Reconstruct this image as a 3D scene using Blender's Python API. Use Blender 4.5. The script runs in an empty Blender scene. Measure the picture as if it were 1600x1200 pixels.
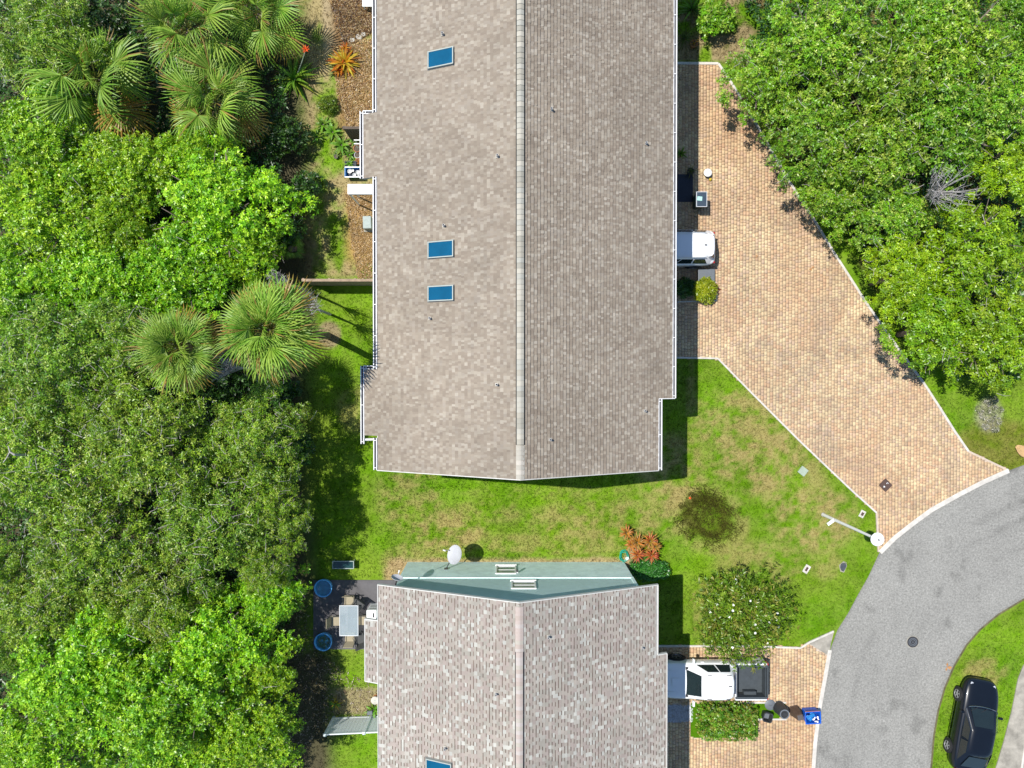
import bpy, math, random
import numpy as np
from mathutils import Vector, Matrix

random.seed(7)
RNG = np.random.default_rng(7)
scene = bpy.context.scene
C = scene.collection
R = math.radians

# ------------------------------------------------------------------ camera
CAM_H = 36.0          # drone height in metres
FPX = 1100.0          # focal length in photo pixels (1600 wide)
TILT = R(-0.8)
cam_data = bpy.data.cameras.new('camera')
cam_data.sensor_width = 36.0
cam_data.lens = 36.0 * FPX / 1600.0
cam_data.clip_start = 0.5
cam_data.clip_end = 1500
cam = bpy.data.objects.new('camera', cam_data)
cam.location = (0, 0, CAM_H)
cam.rotation_euler = (TILT, 0, 0)
C.objects.link(cam)
scene.camera = cam

# ------------------------------------------------------------------ light
SUN_TO = Vector((-0.445, 0.205, 1.0)).normalized()      # towards the sun
elev = math.asin(SUN_TO.z)
world = bpy.data.worlds.new('World')
scene.world = world
world.use_nodes = True
wn = world.node_tree
wn.nodes.clear()
sky = wn.nodes.new('ShaderNodeTexSky')
sky.sky_type = 'NISHITA'
sky.sun_disc = False
sky.sun_elevation = elev
sky.sun_rotation = math.atan2(SUN_TO.x, SUN_TO.y)
sky.air_density = 1.0
sky.dust_density = 0.3
sky.ozone_density = 4.0
bg = wn.nodes.new('ShaderNodeBackground')
bg.inputs['Strength'].default_value = 0.115
wo = wn.nodes.new('ShaderNodeOutputWorld')
wn.links.new(sky.outputs[0], bg.inputs[0])
wn.links.new(bg.outputs[0], wo.inputs[0])
sun_d = bpy.data.lights.new('sun', 'SUN')
sun_d.energy = 4.6
sun_d.angle = R(0.5)
sun_d.color = (1.0, 0.96, 0.9)
sun = bpy.data.objects.new('sun', sun_d)
sun.rotation_euler = SUN_TO.to_track_quat('Z', 'Y').to_euler()
sun.location = (-20, 10, 60)
C.objects.link(sun)
scene.view_settings.view_transform = 'Standard'
scene.view_settings.look = 'None'
scene.view_settings.gamma = 1.0
scene.view_settings.exposure = 0.46
scene.view_settings.use_curve_mapping = False
scene.cycles.max_bounces = 6
scene.cycles.transparent_max_bounces = 8

# ------------------------------------------------------------------ pixel -> place
CT, ST = math.cos(TILT), math.sin(TILT)
def P(px, py, z=0.0):
    dx, dy, dz = (px - 800) / FPX, -(py - 600) / FPX, -1.0
    y2 = dy * CT - dz * ST
    z2 = dy * ST + dz * CT
    s = (CAM_H - z) / (-z2)
    return Vector((dx * s, y2 * s, z))
def PX(x, y, z=0.0):      # inverse, numpy arrays allowed
    yy = y * CT + (z - CAM_H) * ST
    zz = -y * ST + (z - CAM_H) * CT
    return 800 + FPX * x / (-zz), 600 - FPX * yy / (-zz)
def MPP(z=0.0):           # metres per photo pixel at height z
    return (CAM_H - z) / FPX

# ------------------------------------------------------------------ colour
def lin(r, g, b):
    f = lambda c: ((c / 255) / 12.92) if c / 255 <= 0.04045 else (((c / 255) + 0.055) / 1.055) ** 2.4
    return (f(r), f(g), f(b))
def alb(r, g, b, k=1.72):   # albedo that shows as this sRGB colour in full sun
    return tuple(min(0.85, c / k) for c in lin(r, g, b))

# ------------------------------------------------------------------ materials
MATS = {}
def mat(name, col=(0.5, 0.5, 0.5), rough=0.7, metal=0.0, spec=0.4, var=0.0, vscale=8.0,
        bump=0.0, bscale=40.0, attr=False, transl=0.0, objvar=0.0, coat=0.0, col2=None, vdetail=4.0):
    m = bpy.data.materials.new(name)
    m.use_nodes = True
    nt = m.node_tree
    nt.nodes.clear()
    L = nt.links.new
    out = nt.nodes.new('ShaderNodeOutputMaterial')
    b = nt.nodes.new('ShaderNodeBsdfPrincipled')
    b.inputs['Roughness'].default_value = rough
    b.inputs['Metallic'].default_value = metal
    b.inputs['Specular IOR Level'].default_value = spec
    if coat:
        b.inputs['Coat Weight'].default_value = coat
        b.inputs['Coat Roughness'].default_value = 0.05
    tc = nt.nodes.new('ShaderNodeTexCoord')
    if attr:
        a = nt.nodes.new('ShaderNodeAttribute')
        a.attribute_name = 'Col'
        csock = a.outputs['Color']
    else:
        rgb = nt.nodes.new('ShaderNodeRGB')
        rgb.outputs[0].default_value = (*col, 1)
        csock = rgb.outputs[0]
    if var > 0:
        n = nt.nodes.new('ShaderNodeTexNoise')
        n.inputs['Scale'].default_value = vscale
        n.inputs['Detail'].default_value = vdetail
        n.inputs['Roughness'].default_value = 0.65
        L(tc.outputs['Object'], n.inputs['Vector'])
        if col2 is not None:
            mr = nt.nodes.new('ShaderNodeMapRange')
            mr.inputs[1].default_value = 0.5 - 0.25 / max(var, .05) * 0.3
            mr.inputs[2].default_value = 0.5 + 0.25 / max(var, .05) * 0.3
            L(n.outputs['Fac'], mr.inputs[0])
            mx = nt.nodes.new('ShaderNodeMix')
            mx.data_type = 'RGBA'
            L(mr.outputs[0], mx.inputs[0])
            L(csock, mx.inputs[6])
            mx.inputs[7].default_value = (*col2, 1)
            csock = mx.outputs[2]
        else:
            mr = nt.nodes.new('ShaderNodeMapRange')
            mr.inputs[1].default_value = 0.25
            mr.inputs[2].default_value = 0.75
            mr.inputs[3].default_value = 1 - var
            mr.inputs[4].default_value = 1 + var
            L(n.outputs['Fac'], mr.inputs[0])
            vm = nt.nodes.new('ShaderNodeVectorMath')
            vm.operation = 'SCALE'
            L(csock, vm.inputs[0])
            L(mr.outputs[0], vm.inputs[3])
            csock = vm.outputs[0]
    if objvar > 0:
        oi = nt.nodes.new('ShaderNodeObjectInfo')
        hs = nt.nodes.new('ShaderNodeHueSaturation')
        m1 = nt.nodes.new('ShaderNodeMapRange')
        m1.inputs[3].default_value = 0.5 - objvar * 0.07
        m1.inputs[4].default_value = 0.5 + objvar * 0.05
        m2 = nt.nodes.new('ShaderNodeMapRange')
        m2.inputs[3].default_value = 1 - objvar
        m2.inputs[4].default_value = 1 + objvar
        L(oi.outputs['Random'], m1.inputs[0])
        mm = nt.nodes.new('ShaderNodeMath')
        mm.operation = 'MULTIPLY'
        mm.inputs[1].default_value = 7.31
        fr = nt.nodes.new('ShaderNodeMath')
        fr.operation = 'FRACT'
        L(oi.outputs['Random'], mm.inputs[0])
        L(mm.outputs[0], fr.inputs[0])
        L(fr.outputs[0], m2.inputs[0])
        L(m1.outputs[0], hs.inputs['Hue'])
        L(m2.outputs[0], hs.inputs['Value'])
        L(csock, hs.inputs['Color'])
        csock = hs.outputs[0]
    L(csock, b.inputs['Base Color'])
    if bump > 0:
        bn = nt.nodes.new('ShaderNodeTexNoise')
        bn.inputs['Scale'].default_value = bscale
        bn.inputs['Detail'].default_value = 3
        L(tc.outputs['Object'], bn.inputs['Vector'])
        bp = nt.nodes.new('ShaderNodeBump')
        bp.inputs['Strength'].default_value = bump
        bp.inputs['Distance'].default_value = 0.02
        L(bn.outputs['Fac'], bp.inputs['Height'])
        L(bp.outputs[0], b.inputs['Normal'])
    if transl > 0:
        t = nt.nodes.new('ShaderNodeBsdfTranslucent')
        sc = nt.nodes.new('ShaderNodeVectorMath')
        sc.operation = 'MULTIPLY'
        sc.inputs[1].default_value = (1.35, 1.25, 0.55)
        L(csock, sc.inputs[0])
        L(sc.outputs[0], t.inputs['Color'])
        ms = nt.nodes.new('ShaderNodeMixShader')
        ms.inputs[0].default_value = transl
        L(b.outputs[0], ms.inputs[1])
        L(t.outputs[0], ms.inputs[2])
        L(ms.outputs[0], out.inputs[0])
    else:
        L(b.outputs[0], out.inputs[0])
    MATS[name] = m
    return m

mat('ground', attr=True, rough=0.95, spec=0.1, var=0.28, vscale=9.0, bump=0.6, bscale=25)
mat('grass', attr=True, rough=0.6, spec=0.25, transl=0.3)
mat('leaf', attr=True, rough=0.40, spec=0.5, transl=0.22, objvar=0.16)
mat('leaf_dull', attr=True, rough=0.42, spec=0.5, transl=0.16, objvar=0.14)
mat('frond', attr=True, rough=0.45, spec=0.4, transl=0.22, objvar=0.2)
mat('bark', (0.16, 0.13, 0.10), rough=0.9, var=0.35, vscale=6, bump=0.6)
mat('twig', (0.40, 0.37, 0.33), rough=0.9, var=0.25, vscale=5)
mat('dead_twig', (0.36, 0.34, 0.32), rough=0.9, var=0.2, vscale=5)
def asphalt_mat():
    m = mat('asphalt', attr=True, rough=0.92, spec=0.15, var=0.08, vscale=0.45, bump=0.5, bscale=60, vdetail=6)
    nt = m.node_tree
    b = next(n for n in nt.nodes if n.type == 'BSDF_PRINCIPLED')
    src = b.inputs['Base Color'].links[0].from_socket
    tc = next(n for n in nt.nodes if n.type == 'TEX_COORD')
    n2 = nt.nodes.new('ShaderNodeTexNoise'); n2.inputs['Scale'].default_value = 11; n2.inputs['Detail'].default_value = 5; n2.inputs['Roughness'].default_value = 0.8
    nt.links.new(tc.outputs['Object'], n2.inputs['Vector'])
    mr = nt.nodes.new('ShaderNodeMapRange')
    mr.inputs[1].default_value = 0.3; mr.inputs[2].default_value = 0.7; mr.inputs[3].default_value = 0.55; mr.inputs[4].default_value = 1.42
    nt.links.new(n2.outputs['Fac'], mr.inputs[0])
    vm = nt.nodes.new('ShaderNodeVectorMath'); vm.operation = 'SCALE'
    nt.links.new(src, vm.inputs[0]); nt.links.new(mr.outputs[0], vm.inputs[3])
    nt.links.new(vm.outputs[0], b.inputs['Base Color'])
asphalt_mat()
mat('concrete', alb(240, 234, 222), rough=0.9, spec=0.2, var=0.22, vscale=3.5, bump=0.3)
mat('concrete_old', alb(186, 180, 166), rough=0.9, spec=0.2, var=0.5, vscale=1.6, bump=0.4, vdetail=8)
mat('paver', attr=True, rough=0.85, spec=0.25, var=0.16, vscale=5, bump=0.3, bscale=30)
mat('paver_sand', (0.46, 0.38, 0.30), rough=0.95, spec=0.1, var=0.2)
mat('shingle', attr=True, rough=0.9, spec=0.2, var=0.10, vscale=1.1, bump=0.3, bscale=60)
mat('ridge', attr=True, rough=0.9, spec=0.2, var=0.08, vscale=6)
mat('white_metal', (0.72, 0.72, 0.70), rough=0.35, spec=0.5, var=0.05, vscale=2)
mat('gutter_inside', (0.10, 0.10, 0.11), rough=0.8, var=0.4, vscale=4)
mat('white_paint', (0.74, 0.74, 0.72), rough=0.5, var=0.05, vscale=3)
mat('siding_low', (0.66, 0.82, 0.79), rough=0.8, spec=0.2, var=0.16, vscale=2.2, bump=0.4, bscale=9)
mat('siding_high', (0.45, 0.60, 0.575), rough=0.7, spec=0.3, var=0.08, vscale=3, bump=0.2)
mat('soffit', (0.5, 0.5, 0.48), rough=0.7, var=0.05)
mat('glass_blue', (0.002, 0.075, 0.15), rough=0.12, spec=0.5, var=0.18, vscale=1.4)  # blue tint, with the sky's reflection put into the base colour
mat('glass_dark', (0.012, 0.02, 0.022), rough=0.06, spec=0.6, var=0.1, vscale=2)
gc = mat('glass_clear', (0.42, 0.50, 0.54), rough=0.06, spec=0.6, var=0.05, vscale=2)
next(n for n in gc.node_tree.nodes if n.type == 'BSDF_PRINCIPLED').inputs['Alpha'].default_value = 0.42
mat('glass_teal', (0.016, 0.05, 0.05), rough=0.12, spec=0.5, var=0.25, vscale=3)
mat('glass_table', (0.22, 0.27, 0.29), rough=0.08, spec=0.7, var=0.2, vscale=2)
mat('skylight_frame', alb(196, 205, 196), rough=0.5, var=0.08)
mat('flashing', (0.16, 0.15, 0.14), rough=0.6, var=0.2)
mat('pipe', (0.45, 0.45, 0.44), rough=0.5, var=0.1)
mat('dark_hole', (0.015, 0.015, 0.015), rough=0.9, var=0.1)
mat('car_white', (0.72, 0.73, 0.74), rough=0.3, spec=0.5, coat=0.6, var=0.02, vscale=2)
mat('car_black', (0.004, 0.006, 0.010), rough=0.3, spec=0.3, coat=0.45, var=0.1, vscale=2)
mat('car_trim', (0.02, 0.02, 0.022), rough=0.55, var=0.2, vscale=6)
mat('tyre', (0.018, 0.018, 0.018), rough=0.85, var=0.2, vscale=9)
mat('rim', (0.30, 0.30, 0.31), rough=0.3, metal=0.8, var=0.1)
mat('rim_dark', (0.34, 0.34, 0.35), rough=0.4, metal=0.3, var=0.1)
mat('chrome', (0.6, 0.6, 0.6), rough=0.15, metal=1.0, var=0.03)
mat('lamp_lens', (0.35, 0.02, 0.02), rough=0.2, var=0.1)
mat('headlight', (0.45, 0.47, 0.5), rough=0.1, spec=0.7, var=0.05)
mat('bedliner', (0.045, 0.055, 0.062), rough=0.75, var=0.2, vscale=4)
mat('verge_soil', (0.11, 0.10, 0.05), rough=0.95, spec=0.1, var=0.5, vscale=3)
mat('trim_dull', (0.52, 0.51, 0.47), rough=0.6, var=0.1)
mat('wood', (0.30, 0.22, 0.15), rough=0.85, var=0.35, vscale=5)
mat('wood_dark', (0.10, 0.075, 0.055), rough=0.85, var=0.35, vscale=5)
mat('vinyl', (0.62, 0.67, 0.66), rough=0.45, var=0.06)
mat('patio', (0.105, 0.10, 0.105), rough=0.85, spec=0.2, var=0.25, vscale=1.6, bump=0.2)
mat('tub_blue', (0.12, 0.42, 0.80), rough=0.35, spec=0.5, var=0.12, vscale=4)
mat('blue_plastic', (0.015, 0.16, 0.42), rough=0.35, spec=0.5, var=0.12, vscale=4)
mat('blue_bright', (0.01, 0.10, 0.50), rough=0.35, spec=0.5, var=0.2, vscale=4)
mat('water', (0.02, 0.17, 0.30), rough=0.06, spec=0.6, var=0.35, vscale=5, bump=0.15, bscale=8)  # base blue carries the reflected sky
mat('beige_fabric', alb(190, 178, 150), rough=0.85, var=0.1, vscale=20)
mat('dark_metal', (0.05, 0.052, 0.05), rough=0.45, var=0.2)
mat('silver', (0.55, 0.57, 0.58), rough=0.4, metal=0.3, var=0.08)
mat('dish', (0.40, 0.41, 0.44), rough=0.55, var=0.08, vscale=3)
mat('bin_black', (0.03, 0.032, 0.034), rough=0.5, spec=0.4, var=0.25, vscale=4)
mat('bin_grey', (0.12, 0.135, 0.15), rough=0.5, spec=0.4, var=0.12, vscale=6)
mat('bin_brown', (0.085, 0.055, 0.04), rough=0.6, spec=0.3, var=0.25, vscale=5)
mat('bin_green', (0.015, 0.04, 0.03), rough=0.5, var=0.2)
mat('bin_lid', (0.035, 0.055, 0.08), rough=0.4, var=0.2, vscale=4)
mat('mint', (0.35, 0.62, 0.55), rough=0.6, var=0.08)
mat('terracotta', (0.36, 0.14, 0.06), rough=0.85, var=0.2, vscale=8)
mat('yellow', (0.55, 0.40, 0.03), rough=0.6, var=0.15)
mat('utility_grey', (0.30, 0.35, 0.33), rough=0.6, var=0.12, vscale=4)
mat('utility_green', (0.30, 0.36, 0.28), rough=0.7, var=0.15, vscale=6)
mat('iron', (0.075, 0.045, 0.035), rough=0.7, var=0.2, vscale=7)
mat('manhole', (0.032, 0.032, 0.034), rough=0.7, var=0.3, vscale=9)
mat('hose', (0.02, 0.30, 0.20), rough=0.4, var=0.1)
mat('slate', (0.05, 0.058, 0.07), rough=0.8, var=0.3, vscale=6)
mat('gravel', attr=True, rough=0.9, var=0.1)
mat('stone', (0.36, 0.33, 0.28), rough=0.9, var=0.3, vscale=5, bump=0.5)
mat('cardboard', (0.45, 0.29, 0.13), rough=0.8, var=0.1)
mat('petal', (0.8, 0.8, 0.76), rough=0.6, var=0.04)
mat('flower_orange', (0.75, 0.11, 0.02), rough=0.6, var=0.25, vscale=9)
mat('dry_frond', (0.36, 0.17, 0.06), rough=0.8, var=0.25, vscale=8)
mat('mat_rubber', (0.03, 0.035, 0.05), rough=0.8, var=0.2)

# ------------------------------------------------------------------ mesh helpers
def link(o):
    C.objects.link(o)
    return o
def wloc(o):
    v = Vector((0, 0, 0))
    while o is not None:
        v = v + Vector(o.location)
        o = o.parent
    return v
class MB:
    def __init__(s):
        s.v, s.f, s.c = [], [], []
        s.cur = None
    def add(s, vs, fs):
        k = len(s.v)
        s.v.extend([tuple(p) for p in vs])
        s.f.extend([tuple(i + k for i in f) for f in fs])
        if s.cur is not None:
            s.c.extend([s.cur] * len(vs))
        return s
    def box(s, cx, cy, cz, sx, sy, sz, rz=0.0, M=None):
        vs = [(x * sx / 2, y * sy / 2, z * sz / 2) for z in (-1, 1) for y in (-1, 1) for x in (-1, 1)]
        c, n = math.cos(rz), math.sin(rz)
        vs = [(x * c - y * n + cx, x * n + y * c + cy, z + cz) for x, y, z in vs]
        if M is not None:
            vs = [tuple(M @ Vector(p)) for p in vs]
        return s.add(vs, [(0, 2, 3, 1), (4, 5, 7, 6), (0, 1, 5, 4), (2, 6, 7, 3), (0, 4, 6, 2), (1, 3, 7, 5)])
    def prism(s, poly, z0, z1):
        n = len(poly)
        a = sum(poly[i][0] * poly[(i + 1) % n][1] - poly[(i + 1) % n][0] * poly[i][1] for i in range(n))
        if a < 0:
            poly = poly[::-1]
        vs = [(p[0], p[1], z0) for p in poly] + [(p[0], p[1], z1) for p in poly]
        fs = [tuple(range(n - 1, -1, -1)), tuple(range(n, 2 * n))]
        fs += [(i, (i + 1) % n, n + (i + 1) % n, n + i) for i in range(n)]
        return s.add(vs, fs)
    def sheet(s, poly, z):
        n = len(poly)
        a = sum(poly[i][0] * poly[(i + 1) % n][1] - poly[(i + 1) % n][0] * poly[i][1] for i in range(n))
        if a < 0:
            poly = poly[::-1]
        return s.add([(p[0], p[1], z) for p in poly], [tuple(range(n))])
    def quad(s, a, b, c, d):
        return s.add([a, b, c, d], [(0, 1, 2, 3)])
    def slab(s, quad, off):       # quad of 4 points thickened by vector off
        q2 = [Vector(p) + off for p in quad]
        return s.add([tuple(p) for p in quad] + [tuple(p) for p in q2],
                     [(3, 2, 1, 0), (4, 5, 6, 7), (0, 1, 5, 4), (1, 2, 6, 5), (2, 3, 7, 6), (3, 0, 4, 7)])
    def tube(s, pts, rad, n=8, cap=True):
        pts = [Vector(p) for p in pts]
        if not isinstance(rad, (list, tuple)):
            rad = [rad] * len(pts)
        vs, fs = [], []
        for i, p in enumerate(pts):
            d = (pts[min(i + 1, len(pts) - 1)] - pts[max(i - 1, 0)]).normalized()
            up = Vector((0, 0, 1)) if abs(d.z) < 0.9 else Vector((1, 0, 0))
            u = d.cross(up).normalized()
            w = d.cross(u).normalized()
            for k in range(n):
                a = 2 * math.pi * k / n
                vs.append(tuple(p + (u * math.cos(a) + w * math.sin(a)) * rad[i]))
        for i in range(len(pts) - 1):
            for k in range(n):
                fs.append((i * n + k, i * n + (k + 1) % n, (i + 1) * n + (k + 1) % n, (i + 1) * n + k))
        if cap:
            fs.append(tuple(range(n - 1, -1, -1)))
            fs.append(tuple((len(pts) - 1) * n + k for k in range(n)))
        return s.add(vs, fs)
    def lathe(s, prof, n=24, c=(0, 0, 0), M=None, close=True):
        vs, fs = [], []
        for r, z in prof:
            for k in range(n):
                a = 2 * math.pi * k / n
                p = Vector((r * math.cos(a), r * math.sin(a), z))
                if M is not None:
                    p = M @ p
                vs.append((p.x + c[0], p.y + c[1], p.z + c[2]))
        for i in range(len(prof) - 1):
            for k in range(n):
                fs.append((i * n + k, i * n + (k + 1) % n, (i + 1) * n + (k + 1) % n, (i + 1) * n + k))
        if close:
            fs.append(tuple(range(n - 1, -1, -1)))
            fs.append(tuple((len(prof) - 1) * n + k for k in range(n)))
        return s.add(vs, fs)
    def loft(s, rings, cap=True):
        n = len(rings[0])
        vs = [tuple(p) for r in rings for p in r]
        fs = []
        for i in range(len(rings) - 1):
            for k in range(n):
                fs.append((i * n + k, i * n + (k + 1) % n, (i + 1) * n + (k + 1) % n, (i + 1) * n + k))
        if cap:
            fs.append(tuple(range(n - 1, -1, -1)))
            fs.append(tuple((len(rings) - 1) * n + k for k in range(n)))
        return s.add(vs, fs)
    def strip(s, pts, w, z0, z1, side=0.0):
        """raised band along a ground polyline; side -1/0/1 shifts it off the line"""
        pts = [Vector((p[0], p[1], 0)) for p in pts]
        l, r = [], []
        for i, p in enumerate(pts):
            d = (pts[min(i + 1, len(pts) - 1)] - pts[max(i - 1, 0)]).normalized()
            nrm = Vector((-d.y, d.x, 0))
            l.append(p + nrm * (w / 2 + side * w / 2))
            r.append(p - nrm * (w / 2 - side * w / 2))
        rings = [[(a.x, a.y, z0), (b.x, b.y, z0), (b.x, b.y, z1), (a.x, a.y, z1)] for a, b in zip(l, r)]
        return s.loft(rings)
    def mesh(s, name):
        me = bpy.data.meshes.new(name)
        me.from_pydata(s.v, [], s.f)
        if s.c and len(s.c) == len(s.v):
            at = me.color_attributes.new('Col', 'FLOAT_COLOR', 'POINT')
            at.data.foreach_set('color', np.array([(*c[:3], 1) for c in s.c], dtype=np.float32).ravel())
        me.update()
        return me
    def build(s, name, m, parent=None, local=False, smooth=None, bevel=0, subsurf=0, segs=2):
        if parent is not None and not local:
            w = wloc(parent)
            s.v = [(x - w.x, y - w.y, z - w.z) for x, y, z in s.v]
        me = s.mesh(name)
        me.materials.append(MATS[m])
        o = link(bpy.data.objects.new(name, me))
        o.parent = parent
        if smooth is not None:
            me.polygons.foreach_set('use_smooth', [True] * len(me.polygons))
            if smooth < 180:
                me.set_sharp_from_angle(angle=R(smooth))
        if bevel:
            bm_ = o.modifiers.new('bevel', 'BEVEL')
            bm_.width = bevel
            bm_.segments = segs
            bm_.limit_method = 'ANGLE'
            bm_.angle_limit = R(35)
            bm_.harden_normals = smooth is not None
        if subsurf:
            ss = o.modifiers.new('sub', 'SUBSURF')
            ss.levels = subsurf
            ss.render_levels = subsurf
        return o

def np_mesh(name, V, F, col=None, smooth=False):
    """V (n,3) floats, F (m,k) ints, col (n,3)"""
    me = bpy.data.meshes.new(name)
    V = np.asarray(V, dtype=np.float32)
    F = np.asarray(F, dtype=np.int32)
    m, k = F.shape
    me.vertices.add(len(V))
    me.vertices.foreach_set('co', V.ravel())
    me.loops.add(m * k)
    me.loops.foreach_set('vertex_index', F.ravel())
    me.polygons.add(m)
    me.polygons.foreach_set('loop_start', np.arange(0, m * k, k, dtype=np.int32))
    me.polygons.foreach_set('loop_total', np.full(m, k, dtype=np.int32))
    if smooth:
        me.polygons.foreach_set('use_smooth', np.ones(m, dtype=bool))
    if col is not None:
        at = me.color_attributes.new('Col', 'FLOAT_COLOR', 'POINT')
        c4 = np.ones((len(V), 4), dtype=np.float32)
        c4[:, :3] = col
        at.data.foreach_set('color', c4.ravel())
    me.update(calc_edges=True)
    return me
def np_obj(name, me, m, parent=None, loc=None):
    if m and not me.materials:
        me.materials.append(MATS[m])
    o = link(bpy.data.objects.new(name, me))
    o.parent = parent
    if loc is not None:
        o.location = loc
    return o
def tag(o, label=None, cat=None, group=None, kind=None):
    if label: o['label'] = label
    if cat: o['category'] = cat
    if group: o['group'] = group
    if kind: o['kind'] = kind
    return o
def thing(name, label, cat, loc=(0, 0, 0), rz=0.0, group=None):
    o = link(bpy.data.objects.new(name, None))
    o.empty_display_size = 0.2
    o.location = loc
    o.rotation_euler = (0, 0, rz)
    return tag(o, label, cat, group)
def copy_tree(o, parent=None):
    c = link(o.copy())
    c.parent = parent
    for ch in list(o.children):
        copy_tree(ch, c)
    return c

# ------------------------------------------------------------------ numpy noise
def vnoise(x, y, seed=0):
    xi, yi = np.floor(x).astype(np.int64), np.floor(y).astype(np.int64)
    xf, yf = x - xi, y - yi
    xf, yf = xf * xf * (3 - 2 * xf), yf * yf * (3 - 2 * yf)
    def h(a, b):
        n = (a * 374761393 + b * 668265263 + seed * 974711) & 0x7fffffff
        n = ((n ^ (n >> 13)) * 1274126177) & 0x7fffffff
        return ((n ^ (n >> 16)) & 0xffff) / 65535.0
    return (h(xi, yi) * (1 - xf) + h(xi + 1, yi) * xf) * (1 - yf) + (h(xi, yi + 1) * (1 - xf) + h(xi + 1, yi + 1) * xf) * yf
def fbm(x, y, sc, seed=0, oct=4):
    a, t, f, s = 0, 0, 1.0 / sc, 1.0
    for i in range(oct):
        a = a + s * vnoise(x * f + i * 17.3, y * f - i * 9.1, seed + i)
        t += s
        f *= 2.1
        s *= 0.6
    return a / t
def sstep(a, b, x):
    t = np.clip((x - a) / (b - a), 0, 1)
    return t * t * (3 - 2 * t)
def inpoly(x, y, poly):
    x, y = np.asarray(x), np.asarray(y)
    r = np.zeros(x.shape, dtype=bool)
    n = len(poly)
    for i in range(n):
        x1, y1 = poly[i][0], poly[i][1]
        x2, y2 = poly[(i + 1) % n][0], poly[(i + 1) % n][1]
        if y1 == y2:
            continue
        c = ((y1 > y) != (y2 > y)) & (x < (x2 - x1) * (y - y1) / (y2 - y1) + x1)
        r ^= c
    return r

# ================================================================== outlines in photo pixels (ground plane)
KERB_UP = [(1575, 735), (1535, 753), (1500, 771), (1455, 796), (1425, 818), (1397, 840), (1374, 863)]
DRIVE_R = [(1122, 100), (1137, 122), (1163, 163), (1186, 203), (1232, 283), (1268, 338), (1303, 396), (1355, 477),
           (1408, 552), (1442, 598), (1468, 638), (1492, 676), (1512, 705), (1575, 735)]
DRIVE_L = [(1010, 558), (1121, 560), (1172, 612), (1250, 690), (1330, 766), (1369, 801)]
DRIVE1 = [(1010, 99)] + DRIVE_R + KERB_UP[1:] + DRIVE_L[::-1]
KERB_LOW = [(1303, 985), (1296, 1015), (1288, 1060), (1279, 1110), (1273, 1160), (1268, 1230), (1266, 1330)]
DRIVE2 = [(1010, 1009), (1180, 1009), (1250, 1012), (1264, 1003)] + KERB_LOW + [(1010, 1330)]
PLANTER = [(1079, 1097), (1228, 1097), (1228, 1123), (1184, 1123), (1184, 1152), (1079, 1152)]
ROAD_OUT = [(2300, 690), (1950, 680), (1750, 690), (1640, 712), (1576, 735), (1535, 753), (1500, 771), (1455, 796), (1425, 818), (1397, 840), (1374, 863), (1357, 900),
            (1340, 930), (1325, 958), (1308, 985), (1297, 1015), (1288, 1060), (1279, 1110), (1273, 1160), (1269, 1230), (1267, 1330), (1275, 1500)]
ROAD_IN = [(1455, 1500), (1452, 1330), (1454, 1210), (1459, 1150), (1466, 1110), (1476, 1075), (1491, 1040), (1510, 1008), (1531, 984), (1560, 960), (1600, 936), (1660, 912),
           (1760, 890), (1950, 880), (2300, 890)]
SIDEWALK = [(1625, 1010), (1598, 1040), (1590, 1060), (1580, 1110), (1567, 1160), (1552, 1210), (1540, 1330), (1590, 1330), (1600, 1200), (1640, 1020)]
PATIO = [(490, 906), (607, 906), (640, 906), (640, 1014), (490, 1014)]
W = lambda pts, z=0.0: [tuple(P(x, y, z))[:2] for x, y in pts]

# ================================================================== ground
GREEN, GREEN2, DRY = np.array(alb(98, 152, 14)), np.array(alb(134, 172, 28)), np.array(alb(184, 166, 108))
SOIL, SAND, LITTER, MULCH = np.array(alb(96, 78, 56)), np.array(alb(190, 168, 124)), np.array(alb(104, 92, 78)), np.array(alb(140, 104, 66))
DRY_SPOTS = [(1150, 660, 80, 60, .7), (1190, 720, 90, 60, .8), (1215, 620, 45, 40, .35), (1270, 810, 80, 60, .75), (1050, 740, 60, 70, .7), (950, 815, 150, 40, .6), (700, 830, 70, 40, .75),
             (640, 780, 60, 60, .55), (1240, 760, 60, 70, .6), (1190, 880, 80, 40, .55), (860, 850, 160, 20, .5), (640, 880, 50, 35, .6), (1290, 880, 30, 30, .5), (1100, 960, 20, 60, .5),
             (1560, 690, 70, 40, .45), (1540, 1050, 40, 25, .6), (560, 640, 40, 40, .5), (560, 990, 40, 40, .3), (1080, 640, 10, 90, .5), (760, 800, 70, 20, .45), (900, 770, 200, 12, .35)]
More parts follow.
